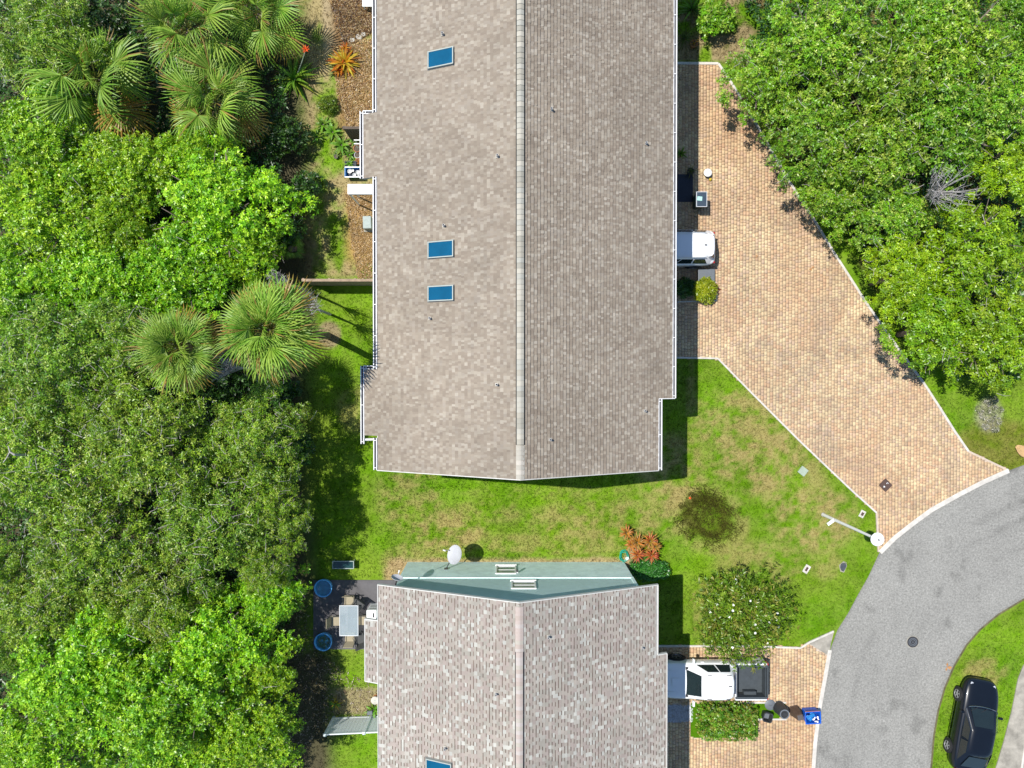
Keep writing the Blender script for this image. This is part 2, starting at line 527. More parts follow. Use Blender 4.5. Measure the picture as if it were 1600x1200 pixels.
def ground_col(x, y, fine=True):
    px, py = PX(x, y)
    n1 = fbm(x, y, 2.6, 3)
    n2 = fbm(x, y, 0.7, 11, 3)
    n3 = fbm(x, y, 0.22, 23, 2)
    g = GREEN[None, :] * (1 - n1[:, None]) + GREEN2[None, :] * n1[:, None]
    d = 0.10 * np.ones_like(x)
    for cx, cy, rx, ry, s in DRY_SPOTS:
        q = ((px - cx) / rx) ** 2 + ((py - cy) / ry) ** 2
        d = np.maximum(d, s * (1 - sstep(0.35, 1.25, q)))
    n4 = fbm(x * 1.0, y * 2.2, 0.5, 61, 3)
    dm = np.clip((d + .05) * .92 * sstep(0.34, 0.60, 0.15 * n1 + 0.35 * n2 + 0.25 * n3 + 0.25 * n4) * 1.2, 0, 0.9)
    g = g * (0.72 + 0.56 * fbm(x, y, 1.5, 71, 3))[:, None]
    c = g * (1 - dm[:, None]) + DRY[None, :] * dm[:, None]
    def blend(mask, colr):
        nonlocal c
        c = c * (1 - mask[:, None]) + np.asarray(colr)[None, :] * mask[:, None]
    # sandy yard along the left side of the big house
    yard = sstep(455, 490, px) * (1 - sstep(600, 640, px)) * (1 - sstep(425, 440, py))
    blend(yard * sstep(0.36, 0.6, n2 * .6 + n1 * .4) * 0.9, SAND)
    straw = sstep(532, 552, px + 20 * (n1 - .5)) * (1 - sstep(640, 650, px)) * sstep(285, 300, py) * (1 - sstep(395, 425, py))
    blend(straw * 0.85, alb(205, 165, 105))
    mul = sstep(512, 522, px) * (1 - sstep(640, 650, px)) * (1 - sstep(60, 72, py - (px - 550) * -0.35))
    blend(mul * 0.9, MULCH)
    mul2 = sstep(520, 535, px) * (1 - sstep(640, 650, px)) * sstep(78, 90, py) * (1 - sstep(200, 208, py))
    blend(mul2 * (0.45 + 0.5 * n2), alb(172, 132, 84))
    path = sstep(500, 506, px) * (1 - sstep(510, 535, px)) * (1 - sstep(80, 130, py))
    blend(path * .8, alb(186, 166, 132))
    ring = 1 - sstep(0.6, 1.2, ((px - 514) / 20) ** 2 + ((py - 523) / 22) ** 2)
    blend(ring * .9, alb(170, 150, 118))
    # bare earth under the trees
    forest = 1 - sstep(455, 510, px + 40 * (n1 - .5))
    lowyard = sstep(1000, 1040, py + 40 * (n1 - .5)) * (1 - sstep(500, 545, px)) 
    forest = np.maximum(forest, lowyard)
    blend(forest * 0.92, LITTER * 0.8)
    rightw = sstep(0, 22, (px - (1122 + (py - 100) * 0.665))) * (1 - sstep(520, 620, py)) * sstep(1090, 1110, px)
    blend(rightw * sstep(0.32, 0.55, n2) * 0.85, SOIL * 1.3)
    scrub = (1 - sstep(0.5, 1.3, ((px - 1565) / 75) ** 2 + ((py - 700) / 45) ** 2))
    blend(scrub * 0.55, alb(120, 118, 40))
    gp = (1 - sstep(0.3, 1.2, ((px - 1545) / 24) ** 2 + ((py - 648) / 30) ** 2))
    blend(gp * 0.8 * (0.5 + n3 * .5), alb(190, 182, 160))
    topr = sstep(1050, 1060, px) * (1 - sstep(1160, 1200, px)) * (1 - sstep(92, 99, py))
    blend(topr * sstep(0.4, 0.6, n2), alb(176, 158, 116))
    # sandy strip at the foot of the small house and round the dish
    foot = sstep(600, 640, px) * (1 - sstep(985, 1000, px)) * sstep(868, 876, py + 8 * (n2 - .5)) * (1 - sstep(905, 910, py))
    blend(foot * 0.85, alb(196, 170, 128))
    foot2 = (1 - sstep(0.5, 1.3, ((px - 990) / 16) ** 2 + ((py - 872) / 18) ** 2))
    blend(foot2 * 0.8, alb(200, 175, 135))
    foot3 = (1 - sstep(0.5, 1.2, ((px - 620) / 22) ** 2 + ((py - 900) / 30) ** 2))
    blend(foot3 * .8, alb(196, 168, 124))
    bed = sstep(515, 530, px) * (1 - sstep(640, 650, px)) * sstep(1072, 1080, py + 6 * (n2 - .5)) * (1 - sstep(1112, 1120, py))
    blend(bed * 0.8, alb(178, 158, 126) if True else SOIL)
    # dark rank oval in the lawn, darkened in the ground colour
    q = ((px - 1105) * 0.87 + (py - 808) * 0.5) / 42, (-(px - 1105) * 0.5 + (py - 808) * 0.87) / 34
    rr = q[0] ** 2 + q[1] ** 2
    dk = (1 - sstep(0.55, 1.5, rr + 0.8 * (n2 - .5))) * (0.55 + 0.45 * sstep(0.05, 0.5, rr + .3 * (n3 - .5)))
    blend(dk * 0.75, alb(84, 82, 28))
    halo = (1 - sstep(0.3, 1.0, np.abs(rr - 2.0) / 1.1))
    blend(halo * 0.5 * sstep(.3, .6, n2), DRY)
    c = c * (0.86 + 0.3 * n3)[:, None]
    far = np.maximum(sstep(26.2, 27.6, np.abs(x)), sstep(20.2, 21.3, np.abs(y)))
    c = c * (1 - far[:, None]) + (GREEN * .75 + LITTER * .25)[None] * far[:, None]
    return c
gx = np.concatenate([[-260, -120, -60], np.arange(-28, 28.01, 0.14), [60, 120, 260]])
gy = np.concatenate([[-260, -120, -50], np.arange(-21.5, 21.51, 0.14), [50, 120, 260]])
X, Y = np.meshgrid(gx, gy)
nx, ny = len(gx), len(gy)
V = np.stack([X.ravel(), Y.ravel(), np.zeros(nx * ny)], 1)
ii = (np.arange(ny - 1)[:, None] * nx + np.arange(nx - 1)[None, :]).ravel()
F = np.stack([ii, ii + 1, ii + nx + 1, ii + nx], 1)
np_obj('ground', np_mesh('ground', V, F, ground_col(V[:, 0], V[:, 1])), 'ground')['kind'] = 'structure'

# ================================================================== road, kerbs, pavement
def struct(o):
    o['kind'] = 'structure'
    return o
def resample(pts, n):
    p = np.array(pts, dtype=float)
    d = np.concatenate([[0], np.cumsum(np.linalg.norm(np.diff(p, axis=0), axis=1))])
    q = np.linspace(0, d[-1], n)
    return np.stack([np.interp(q, d, p[:, 0]), np.interp(q, d, p[:, 1])], 1)
_nu, _nv = 420, 64
_a, _b = resample(W(ROAD_OUT), _nu), resample(W(ROAD_IN[::-1]), _nu)
_v = np.linspace(0, 1, _nv)
_q = _a[:, None] * (1 - _v[None, :, None]) + _b[:, None] * _v[None, :, None]
_V = np.concatenate([_q.reshape(-1, 2), np.full((_nu * _nv, 1), 0.012)], 1)
_i = (np.arange(_nu - 1)[:, None] * _nv + np.arange(_nv - 1)[None]).ravel()
_F = np.stack([_i, _i + 1, _i + _nv + 1, _i + _nv], 1)
_x, _y = _V[:, 0], _V[:, 1]
_vv = np.tile(_v, _nu)
_w = np.ones(_nu * _nv)
for c0, amp in ((.27, .13), (.40, .16), (.60, .12), (.73, .10)):
    _w -= amp * np.exp(-((_vv - c0 - .02 * (fbm(_x, _y, 4, 3) - .5)) / .028) ** 2) * sstep(.35, .6, fbm(_x, _y, 3.2, 17 + int(c0 * 100)))
_w *= 0.9 + 0.2 * fbm(_x, _y, 2.2, 44)
_w -= .22 * sstep(.66, .8, fbm(_x, _y, .8, 66, 3))
_w *= 1 - .25 * np.exp(-_vv / .012) - .25 * np.exp(-(1 - _vv) / .015)
_C = np.array([0.245, 0.24, 0.217])[None] * _w[:, None]
struct(np_obj('road', np_mesh('road', _V, _F, _C), 'asphalt'))
k = struct(MB().strip(W(KERB_UP), 0.24, 0.0, 0.085).build('kerb', 'concrete', bevel=0.02))
k = struct(MB().strip(W(KERB_LOW[1:]), 0.20, 0.0, 0.085).build('kerb', 'concrete', bevel=0.02))
struct(MB().strip(W(ROAD_IN[1:14]), 0.09, 0.0, 0.018).build('road_verge', 'verge_soil'))
sw = struct(MB().prism(W(SIDEWALK), 0.0, 0.05).build('pavement', 'concrete_old'))
struct(MB().strip(W([(1612, 1050), (1607, 1120), (1595, 1200), (1585, 1330)]), 0.1, 0.0, 0.07).build('pavement_edging', 'concrete'))

# paving stones: real blocks with open joints
PAV = [(alb(226, 200, 158), 3), (alb(236, 212, 166), 2.6), (alb(212, 178, 138), 3), (alb(208, 164, 130), 2), (alb(190, 164, 132), 1.4), (alb(176, 150, 126), 0.9), (alb(240, 218, 172), 1.5), (alb(198, 172, 150), 1.2), (alb(218, 186, 160), 1.5)]
PC = np.array([p[0] for p in PAV]); PWt = np.array([p[1] for p in PAV]); PWt = PWt / PWt.sum()
def pavers(name, poly_px, parent, holes=(), seed=1, pink=None):
    rng = np.random.default_rng(seed)
    poly = W(poly_px)
    hol = [W(h) for h in holes]
    xs = [p[0] for p in poly]; ys = [p[1] for p in poly]
    cw = 0.157
    cx, cy, lx, ly = [], [], [], []
    for xc in np.arange(min(xs), max(xs), cw):
        y = min(ys) - rng.random() * 0.2
        while y < max(ys):
            l = (0.155, 0.155, 0.235, 0.235, 0.118)[rng.integers(5)]
            cx.append(xc); cy.append(y + l / 2); lx.append(cw); ly.append(l)
            y += l
    cx, cy, lx, ly = map(np.array, (cx, cy, lx, ly))
    ok = inpoly(cx, cy, poly)
    for h in hol:
        ok &= ~inpoly(cx, cy, h)
    cx, cy, lx, ly = cx[ok], cy[ok], lx[ok], ly[ok]
    n = len(cx)
    j = 0.0045
    top = 0.06 + rng.normal(0, 0.0016, n)
    hx, hy = lx / 2 - j, ly / 2 - j
    sx = np.array([-1, 1, 1, -1]); sy = np.array([-1, -1, 1, 1])
    Vt = np.zeros((n, 8, 3))
    tx, ty = rng.normal(0, 0.006, n), rng.normal(0, 0.006, n)
    for k4 in range(4):
        Vt[:, k4, 0] = cx + sx[k4] * hx; Vt[:, k4, 1] = cy + sy[k4] * hy; Vt[:, k4, 2] = 0.01
        Vt[:, 4 + k4, 0] = cx + sx[k4] * (hx - .004); Vt[:, 4 + k4, 1] = cy + sy[k4] * (hy - .004)
        Vt[:, 4 + k4, 2] = top + tx * sx[k4] * hx + ty * sy[k4] * hy
    base = (np.arange(n) * 8)[:, None, None]
    fs = np.array([[4, 5, 6, 7], [0, 1, 5, 4], [1, 2, 6, 5], [2, 3, 7, 6], [3, 0, 4, 7]])[None]
    Fq = (base + fs).reshape(-1, 4)
    # colour: random blend with drifting tone
    t1 = fbm(cx, cy, 3.0, 5); t2 = fbm(cx, cy, 1.1, 9, 3)
    col = PC[rng.choice(len(PC), n, p=PWt)]
    avg = np.average(PC, axis=0, weights=PWt)
    col = (avg[None] * 0.48 + col * 0.52) * np.array([1.17, 1.19, 1.21])[None]
    col = col * (0.80 + 0.42 * t2)[:, None]
    warm = sstep(0.45, 0.7, t1)[:, None]
    col = col * (1 - 0.3 * warm) + 0.3 * warm * np.array(alb(220, 172, 132))[None]
    grey = sstep(0.56, 0.78, fbm(cx, cy, 1.6, 31, 3))[:, None] * 0.28
    col = col * (1 - grey) + grey * np.array(alb(186, 166, 146))[None]
    px, py = PX(cx, cy)
    # warmer, redder stones in the narrow end by the house and towards the street
    red = np.clip(1 - sstep(150, 330, py) + sstep(640, 760, py) * .6, 0, 1)[:, None] * 0.4
    col = col * (1 - red) + red * col * np.array([1.02, 0.88, 0.76])[None]
    o = np_obj(name, np_mesh(name, Vt.reshape(-1, 3), Fq, np.repeat(col, 8, axis=0)), 'paver', parent)
    o['kind'] = 'stuff'
    return o
d1 = struct(MB().sheet(W(DRIVE1), 0.022).build('driveway', 'paver_sand'))
pavers('paving_stones', DRIVE1, d1, seed=3)
MB().strip(W([(1010, 99), (1122, 100)]), 0.13, 0.0, 0.085).build('edging', 'concrete', d1, local=True, bevel=0.015)
MB().strip(W(DRIVE_R[:-1]), 0.12, 0.0, 0.085).build('edging', 'concrete', d1, local=True, bevel=0.015)
MB().strip(W(DRIVE_R[-2:]), 0.1, 0.0, 0.066).build('edging', 'paver_sand', d1, local=True)
MB().strip(W(DRIVE_L), 0.09, 0.0, 0.085).build('edging', 'concrete', d1, local=True, bevel=0.015)
MB().strip(W([(1369, 801), (1372, 862)]), 0.09, 0.0, 0.07).build('edging', 'paver_sand', d1, local=True)
d2 = struct(MB().sheet(W(DRIVE2), 0.022).build('driveway', 'paver_sand'))
pavers('paving_stones', DRIVE2, d2, holes=[PLANTER, [(1258, 1003), (1310, 975), (1296, 1026)], [(1040, 1100), (1082, 1100), (1082, 1128), (1040, 1128)]], seed=5)
MB().strip(W([(1010, 1009), (1180, 1009), (1250, 1012), (1264, 1003), (1302, 986)]), 0.1, 0.0, 0.085).build('edging', 'concrete', d2, local=True, bevel=0.015)
MB().prism(W([(1262, 1004), (1301, 988), (1294, 1024)]), 0.0, 0.066).build('concrete_apron', 'concrete_old', d2, local=True)
MB().strip(W([(1160, 1097), (1228, 1097)]), 0.09, 0.0, 0.09).build('edging', 'concrete', d2, local=True, bevel=0.015)
MB().strip(W([(1184, 1123), (1228, 1123)]), 0.09, 0.0, 0.09).build('edging', 'concrete', d2, local=True, bevel=0.015)
pl = MB().prism(W(PLANTER), 0.0, 0.055)
pl.cur = None
o = struct(pl.build('planting_bed', 'ground', None))
at = o.data.color_attributes.new('Col', 'FLOAT_COLOR', 'POINT')
at.data.foreach_set('color', np.tile(np.array([*(GREEN * .8), 1], dtype=np.float32), len(o.data.vertices)))
struct(MB().prism(W(PATIO), 0.0, 0.05).build('patio', 'patio'))

# ================================================================== houses
def shingle_field(name, parent, side, ridge_x, ridge_z, slope, ranges, dmax, palette, seed, thick, wr, dash=None, y_noise=3.0, contrast=1.0):
    """courses of separate tabs on one roof slope. ranges(d) -> [(y0,y1)] for horizontal distance d from the ridge"""
    rng = np.random.default_rng(seed)
    pitch = 0.1335
    Vs, Cs = [], []
    cols = np.array([p[0] for p in palette]); wt = np.array([p[1] for p in palette]); wt = wt / wt.sum()
    nc = int(math.ceil(dmax / pitch))
    sgn = -1 if side == 'W' else 1
    for i in range(nc):
        d0 = i * pitch
        d1_ = min((i + 1) * pitch, dmax)
        for (y0, y1) in ranges(d1_ - 0.01):
            n = int((y1 - y0) / ((wr[0] + wr[1]) / 2)) + 4
            w = rng.uniform(wr[0], wr[1], n)
            e = y0 + np.concatenate([[0], np.cumsum(w)])
            e = e[e < y1 - 0.03]
            e = np.concatenate([e, [y1]])
            a, b = e[:-1], e[1:]
            m = len(a)
            tk = thick * rng.uniform(0.75, 1.25, m)
            x0 = ridge_x + sgn * (d0 - 0.012); x1 = ridge_x + sgn * d1_
            z0 = ridge_z - slope * (d0 - 0.012) + 0.001; z1 = ridge_z - slope * d1_
            q = np.zeros((m, 8, 3))
            jit = rng.normal(0, 0.004, m)
            q[:, 0] = np.stack([np.full(m, x0), a, np.full(m, z0)], 1)
            q[:, 1] = np.stack([np.full(m, x0), b, np.full(m, z0)], 1)
            q[:, 2] = np.stack([x1 + jit, b, z1 + tk], 1)
            q[:, 3] = np.stack([x1 + jit, a, z1 + tk], 1)
            q[:, 4] = q[:, 3]; q[:, 5] = q[:, 2]
            q[:, 6] = q[:, 2]; q[:, 7] = q[:, 3]
            q[:, 6, 2] = z1 - 0.004; q[:, 7, 2] = z1 - 0.004
            ym = (a + b) / 2
            avg_ = np.average(cols, axis=0, weights=wt)
            c = (avg_[None] * (1 - contrast) + cols[rng.choice(len(cols), m, p=wt)] * contrast) * (1 + rng.normal(0, 0.035, m))[:, None]
            tone = fbm(np.full(m, d0 * 0.9 + 40 * (sgn > 0)), ym, y_noise, seed, 3)
            c = c * (0.86 + 0.28 * tone)[:, None] * np.array([.925, .935, .955])[None]
            cc = np.repeat(c[:, None, :], 8, axis=1)
            cc[:, 4:] *= 0.8
            Vs.append(q.reshape(-1, 3)); Cs.append(cc.reshape(-1, 3))
            if dash is not None:
                pick = ((np.arange(m) + rng.integers(2)) % 2 == 0) ^ (rng.random(m) < .10)
                k = pick.sum()
                if k:
                    ds = np.zeros((k, 8, 3))
                    aa, bb = a[pick], b[pick]
                    xa = x0 + sgn * 0.016; za = z0 - slope * .016 + 0.0045 + thick * .12
                    xb = xa + sgn * 0.036; zb = za - slope * 0.036 + thick * .30
                    ds[:, 0] = np.stack([np.full(k, xa), aa, np.full(k, za)], 1)
                    ds[:, 1] = np.stack([np.full(k, xa), bb, np.full(k, za)], 1)
                    ds[:, 2] = np.stack([np.full(k, xb), bb, np.full(k, zb)], 1)
                    ds[:, 3] = np.stack([np.full(k, xb), aa, np.full(k, zb)], 1)
                    ds[:, 4:] = ds[:, :4]
                    ds[:, 4:, 2] -= 0.002
                    Vs.append(ds.reshape(-1, 3))
                    Cs.append(np.tile(np.array(alb(132, 116, 104)), (k * 8, 1)) * rng.uniform(.8, 1.25, (k, 1)).repeat(8, 0))
    V_ = np.concatenate(Vs); C_ = np.concatenate(Cs)
    m = len(V_) // 8
    fs = np.array([[0, 1, 2, 3], [4, 5, 6, 7]]) if sgn < 0 else np.array([[3, 2, 1, 0], [7, 6, 5, 4]])
    F_ = (np.arange(m)[:, None, None] * 8 + fs[None]).reshape(-1, 4)
    w = wloc(parent)
    V_ = V_ - np.array([w.x, w.y, w.z])
    o = np_obj(name, np_mesh(name, V_, F_, C_), 'shingle', parent)
    o['kind'] = 'stuff'
    return o

def eave_x(px, ridge_x, ridge_z, slope, py=600):
    """where a roof edge seen at photo column px lies on the slope"""
    z = ridge_z - slope * 6
    for _ in range(12):
        x = P(px, py, z).x
        z = ridge_z - slope * abs(x - ridge_x)
    return x, z
def row_y(py, z):
    return P(800, py, z).y

def window_on(parent, cx, cy, cz, w, h, axis, out, glass='glass_dark', slats=0):
    """window standing in a wall plane; axis 'x' = wall runs along x. out = +-1 outward direction of the wall"""
    def bx(m, u, v, n, su, sv, sn):
        if axis == 'x':
            m.box(cx + u, cy + out * n, cz + v, su, sn, sv)
        else:
            m.box(cx + out * n, cy + u, cz + v, sn, su, sv)
    m = MB()
    t = 0.07
    bx(m, 0, h / 2 - t / 2, 0.02, w, t, 0.06); bx(m, -w / 2 + t / 2, 0, 0.02, t, h - 2 * t, 0.06); bx(m, w / 2 - t / 2, 0, 0.02, t, h - 2 * t, 0.06)
    bx(m, 0, -h / 2 + t / 2, 0.02, w, t, 0.06); bx(m, 0, 0, 0.012, w - 2 * t, 0.05, 0.03)
    win = m.build('window', 'white_paint', parent)
    m = MB(); bx(m, 0, 0, 0.002, w - 2 * t, h - 2 * t, 0.02); m.build('pane', glass, win)
    m = MB(); bx(m, 0, -h / 2 - 0.03, 0.04, w + 0.06, 0.055, 0.08); m.build('sill', 'white_paint', win)
    return win

def ridge_caps(parent, rx, rz, slope, y0, y1, step, wid, raise_, cols, seed, curve=0.0):
    rng = random.Random(seed)
    me = None
    m = MB()
    hw = wid / 2
    prof = [(-hw, -slope * hw * .92), (-hw * .5, -slope * hw * .38), (-hw * .16, -.004), (hw * .16, -.004), (hw * .5, -slope * hw * .38), (hw, -slope * hw * .92)]
    r1 = [(x, 0, z + 0.032) for x, z in prof]; r2 = [(x, step + 0.03, z + 0.004) for x, z in prof]
    b1 = [(x, 0, z - 0.004) for x, z in prof]
    n = len(prof)
    vs = r1 + r2 + b1
    fs = [(i, i + 1, n + i + 1, n + i) for i in range(n - 1)] + [(2 * n + i, 2 * n + i + 1, i + 1, i) for i in range(n - 1)]
    meshes = []
    for c in cols:
        q = MB(); q.cur = c; q.add(vs, fs)
        mm = q.mesh('ridge_cap'); mm.materials.append(MATS['ridge']); meshes.append(mm)
    w = wloc(parent)
    y = y0
    while y < y1:
        o = link(bpy.data.objects.new('ridge_cap', rng.choice(meshes)))
        o.parent = parent
        o.location = (rx - w.x, y - w.y, rz + raise_ - w.z)
        y += step

def gutter(parent, pts, z, side):
    """U-shaped eaves trough along pts (world xy). side: direction to the open side away from the roof"""
    p0, p1 = Vector((*pts[0], 0)), Vector((*pts[1], 0))
    d = (p1 - p0).normalized()
    nrm = Vector((side[0], side[1], 0))
    wd = 0.125
    m = MB()
    def bar(o0, o1, z0, z1):
        a, b = p0 + nrm * o0, p1 + nrm * o0
        c, e = p1 + nrm * o1, p0 + nrm * o1
        m.prism([(a.x, a.y), (b.x, b.y), (c.x, c.y), (e.x, e.y)], z0, z1)
    bar(0.0, 0.03, z - 0.11, z + 0.012); bar(wd, wd + 0.034, z - 0.11, z + 0.0)
    g = m.build('gutter', 'white_metal', parent)
    m = MB(); bar(0.031, wd - .001, z - 0.11, z - 0.085); m.build('trough', 'gutter_inside', g)
    L = (p1 - p0).length
    k = max(1, int(L / 1.25))
    for i in range(k + 1):
        c = p0 + d * (0.1 + (L - 0.2) * i / k) + nrm * (wd / 2 + .016)
        ang = math.atan2(nrm.y, nrm.x)
        MB().box(c.x, c.y, z + 0.017, wd + 0.03, 0.025, 0.008, ang).build('gutter_strap', 'white_metal', g)
    return g

def vent_pipe(parent, px, py, rx, rz, slope, h=0.22, r=0.045):
    z = rz - 2
    for _ in range(10):
        p = P(px, py, z + h * .6)
        z = rz - slope * abs(p.x - rx)
    q = MB().lathe([(r, z - 0.08), (r, z + h), (r * .75, z + h), (r * .75, z + h - .06)], 12, (p.x, p.y, 0)).build('vent_pipe', 'pipe', parent, smooth=40)
    MB().lathe([(r * .74, z + h - .058), (r * .74, z + h - .05)], 12, (p.x, p.y, 0)).build('opening', 'dark_hole', q)
    sg = -1 if p.x < rx else 1
    M = Matrix.Translation((p.x, p.y, z + 0.03)) @ Matrix.Rotation(sg * math.atan(slope), 4, 'Y')
    MB().box(0, 0, 0, 0.15, 0.14, 0.012, M=M).build('flashing', 'stone', q)
    return q

def skylight(parent, x0, y0, x1, y1, rx, rz, slope):
    """px rectangle on the west slope"""
    hh = 0.14
    zf = lambda x: rz - slope * abs(x - rx)
    def loc(px, py):
        z = rz - 1.2
        for _ in range(12):
            p = P(px, py, z)
            z = zf(p.x) + hh
        return p
    a, b = loc(x0, (y0 + y1) / 2), loc(x1, (y0 + y1) / 2)
    ya, yb = loc((x0 + x1) / 2, y0).y, loc((x0 + x1) / 2, y1).y
    xa, xb = a.x, b.x
    fr = 0.042
    m = MB()
    def bar(u0, v0, u1, v1, lift=0.0, zz=None):
        q = [(u0, v0, zf(u0) - 0.02), (u1, v0, zf(u1) - 0.02), (u1, v1, zf(u1) - 0.02), (u0, v1, zf(u0) - 0.02)]
        m.slab(q, Vector((0, 0, hh + 0.02 + lift)))
    bar(xa, yb, xb, yb + fr); bar(xa, ya - fr, xb, ya); bar(xa, yb + fr, xa + fr, ya - fr); bar(xb - fr, yb + fr, xb, ya - fr)
    s_ = m.build('skylight', 'skylight_frame', parent)
    m = MB()
    bar(xa + fr + .002, yb + fr + .002, xb - fr - .002, ya - fr - .002, -0.02)
    m.build('pane', 'glass_blue', s_)
    m = MB()
    bar(xa - 0.03, yb - 0.035, xb + 0.045, ya + 0.03, -hh + 0.012 + .012)
    m.build('flashing', 'flashing', s_)

def house(name, label, cfg):
    rx, rz, sl = cfg['rx'], cfg['rz'], cfg['slope']
    ys, yn = cfg['ys'], cfg['yn']
    base = thing(name, label, 'house', (rx, (ys + yn) / 2, 0))
    zf = lambda x: rz - sl * abs(x - rx)
    wx, ex = cfg['wx'], cfg['ex']            # main eaves
    # roof deck under the shingles: one slab per slope piece
    m = MB()
    def deck(xa, xb, y0, y1):
        q = [(xa, y0, zf(xa) - 0.03), (xb, y0, zf(xb) - 0.03), (xb, y1, zf(xb) - 0.03), (xa, y1, zf(xa) - 0.03)]
        m.slab([(a, b, c - 0.12) for a, b, c in q], Vector((0, 0, 0.12)))
    for (xa, xb, y0, y1) in cfg['decks']:
        deck(xa, xb, y0, y1)
    roof = m.build('roof', 'soffit', base)
    # walls
    for (mname, mm, x0, x1, y0, y1, z0, z1) in cfg['walls']:
        MB().box((x0 + x1) / 2, (y0 + y1) / 2, (z0 + z1) / 2, x1 - x0, y1 - y0, z1 - z0).build(mname, mm, base)
    # gable ends
    for (gy, dirn) in cfg['gables']:
        x0, x1 = cfg['gx0'], cfg['gx1']
        zt = cfg['wall_top']
        prof = [(x0, zt), (x1, zt), (x1, zf(x1) - 0.16), (rx, rz - 0.16), (x0, zf(x0) - 0.16)]
        t = 0.12
        vs = [(x, gy, z) for x, z in prof] + [(x, gy - dirn * t, z) for x, z in prof]
        n = len(prof)
        fs = [tuple(range(n)), tuple(range(2 * n - 1, n - 1, -1))] + [(i, n + i, n + (i + 1) % n, (i + 1) % n) for i in range(n)]
        MB().add(vs, fs).build('gable', 'siding_high', base)
    # white rake boards
    for (y, x_a, x_b) in cfg['rakes']:
        m = MB()
        for xa, xb in ((x_a, rx), (rx, x_b)):
            q = [(xa, y - 0.018, zf(xa) - 0.17), (xb, y - 0.018, zf(xb) - 0.17), (xb, y + 0.018, zf(xb) - 0.17), (xa, y + 0.018, zf(xa) - 0.17)]
            m.slab(q, Vector((0, 0, 0.185)))
        m.build('rake_board', 'trim_dull', roof)
    return base, roof

# ---------------- the large house
rx, rz, sl = P(813, 400, 8.28).x, 8.28, 0.45
ew, zw = eave_x(589, rx, rz, sl); ee, ze = eave_x(1051, rx, rz, sl, 450)
ew2, zw2 = eave_x(569, rx, rz, sl); ee2, ze2 = eave_x(1029, rx, rz, sl)
ys = row_y(734, 5.45); yn = 30.0
yb1n, yb1s = row_y(179, zw2), row_y(279, zw2)
yb2n, yb2s = row_y(577, zw2), row_y(680, zw2)
yer = row_y(622, 5.25)
def rngW(d):
    x = rx - d
    if x > ew: return [(ys, yn)]
    return [(yb1s, yb1n), (yb2s, yb2n)]
def rngE(d):
    x = rx + d
    if x < ee2: return [(ys, yn)]
    return [(yer, yn)]
PAL_UP = [(alb(184, 170, 150), 4), (alb(164, 148, 129), 4), (alb(206, 195, 175), 2.0), (alb(150, 133, 116), 2.2), (alb(222, 212, 193), 1.0), (alb(188, 176, 160), 2)]
walltop = 2.75
wi = 0.42
cfg = dict(rx=rx, rz=rz, slope=sl, ys=ys, yn=yn, wx=ew, ex=ee, wall_top=5.2,
           decks=[(ew, rx, ys, yn), (ew2, ew - .002, yb1s, yb1n), (ew2, ew - .002, yb2s, yb2n), (rx + .002, ee2, ys, yn), (ee2 + .002, ee, yer, yn)],
           walls=[('wall', 'siding_low', ew + wi, 3.0, ys + wi, yn - wi, 0, walltop),
                  ('wall', 'siding_low', 3.002, ee2 - wi, ys + wi, yer + 0.3, 0, walltop),
                  ('wall', 'siding_low', 3.002, ee - wi, yer + 0.302, 4.6, 0, walltop),
                  ('wall', 'siding_low', 3.002, ee - wi, 8.1, 9.1, 0, walltop),
                  ('wall', 'siding_low', 3.002, ee - wi, 12.6, yn - wi, 0, walltop),
                  ('upper_wall', 'siding_high', ew + wi + .003, ee2 - wi - .003, ys + wi + .003, yn - wi - .003, walltop + .002, 5.2),
                  ('upper_wall', 'siding_high', ee2 - wi, ee - wi - .003, yer + 0.305, yn - wi - .006, walltop + .002, 5.0),
                  ('bay_wall', 'siding_high', ew2 + .35, ew + wi - .003, yb1s + .25, yb1n - .25, 0, 4.9),
                  ('bay_wall', 'siding_high', ew2 + .35, ew + wi - .003, yb2s + .25, yb2n - .25, 0, 4.9)],
           gables=[(ys + wi, -1), (yn - wi, 1)], gx0=ew + wi + .01, gx1=ee2 - wi - .01,
           rakes=[(ys - .020, ew - .02, ee2 + .02)])
H1, roof1 = house('large_house', 'large house with long brown shingle gable roof and three blue skylights', cfg)
shingle_field('shingles', roof1, 'W', rx, rz, sl, rngW, rx - ew2, PAL_UP, 21, 0.017, (0.06, 0.15), contrast=0.42)
shingle_field('shingles', roof1, 'E', rx, rz, sl, rngE, ee - rx, [(tuple(c * 0.93 for c in p[0]), p[1]) for p in PAL_UP], 22, 0.04, (0.06, 0.15), contrast=0.5)  # slope away from the sun: shade put into its darkened palette
# ridge: raised vent with flush caps at the near end
yv = row_y(695, rz)
m = MB()
for sg in (-1, 1):
    m.slab([(rx, yv, rz + .01), (rx + sg * .178, yv, rz + .01 - sl * .20), (rx + sg * .178, yn, rz + .01 - sl * .20), (rx, yn, rz + .01)][::sg], Vector((0, 0, .06)))
m.build('ridge_vent', 'dark_hole', roof1)  # near-black, so its rims paint shadow lines along both sides of the caps
CAPC = [alb(206, 202, 188), alb(196, 190, 174), alb(214, 208, 192), alb(186, 182, 168), alb(200, 198, 186)]
ridge_caps(roof1, rx, rz, sl, yv + .01, 20.6, 0.21, 0.285, 0.075, CAPC, 4)
ridge_caps(roof1, rx, rz, sl, ys, yv - .16, 0.19, 0.34, 0.012, [alb(212, 206, 192), alb(220, 212, 198), alb(204, 198, 184)], 5)
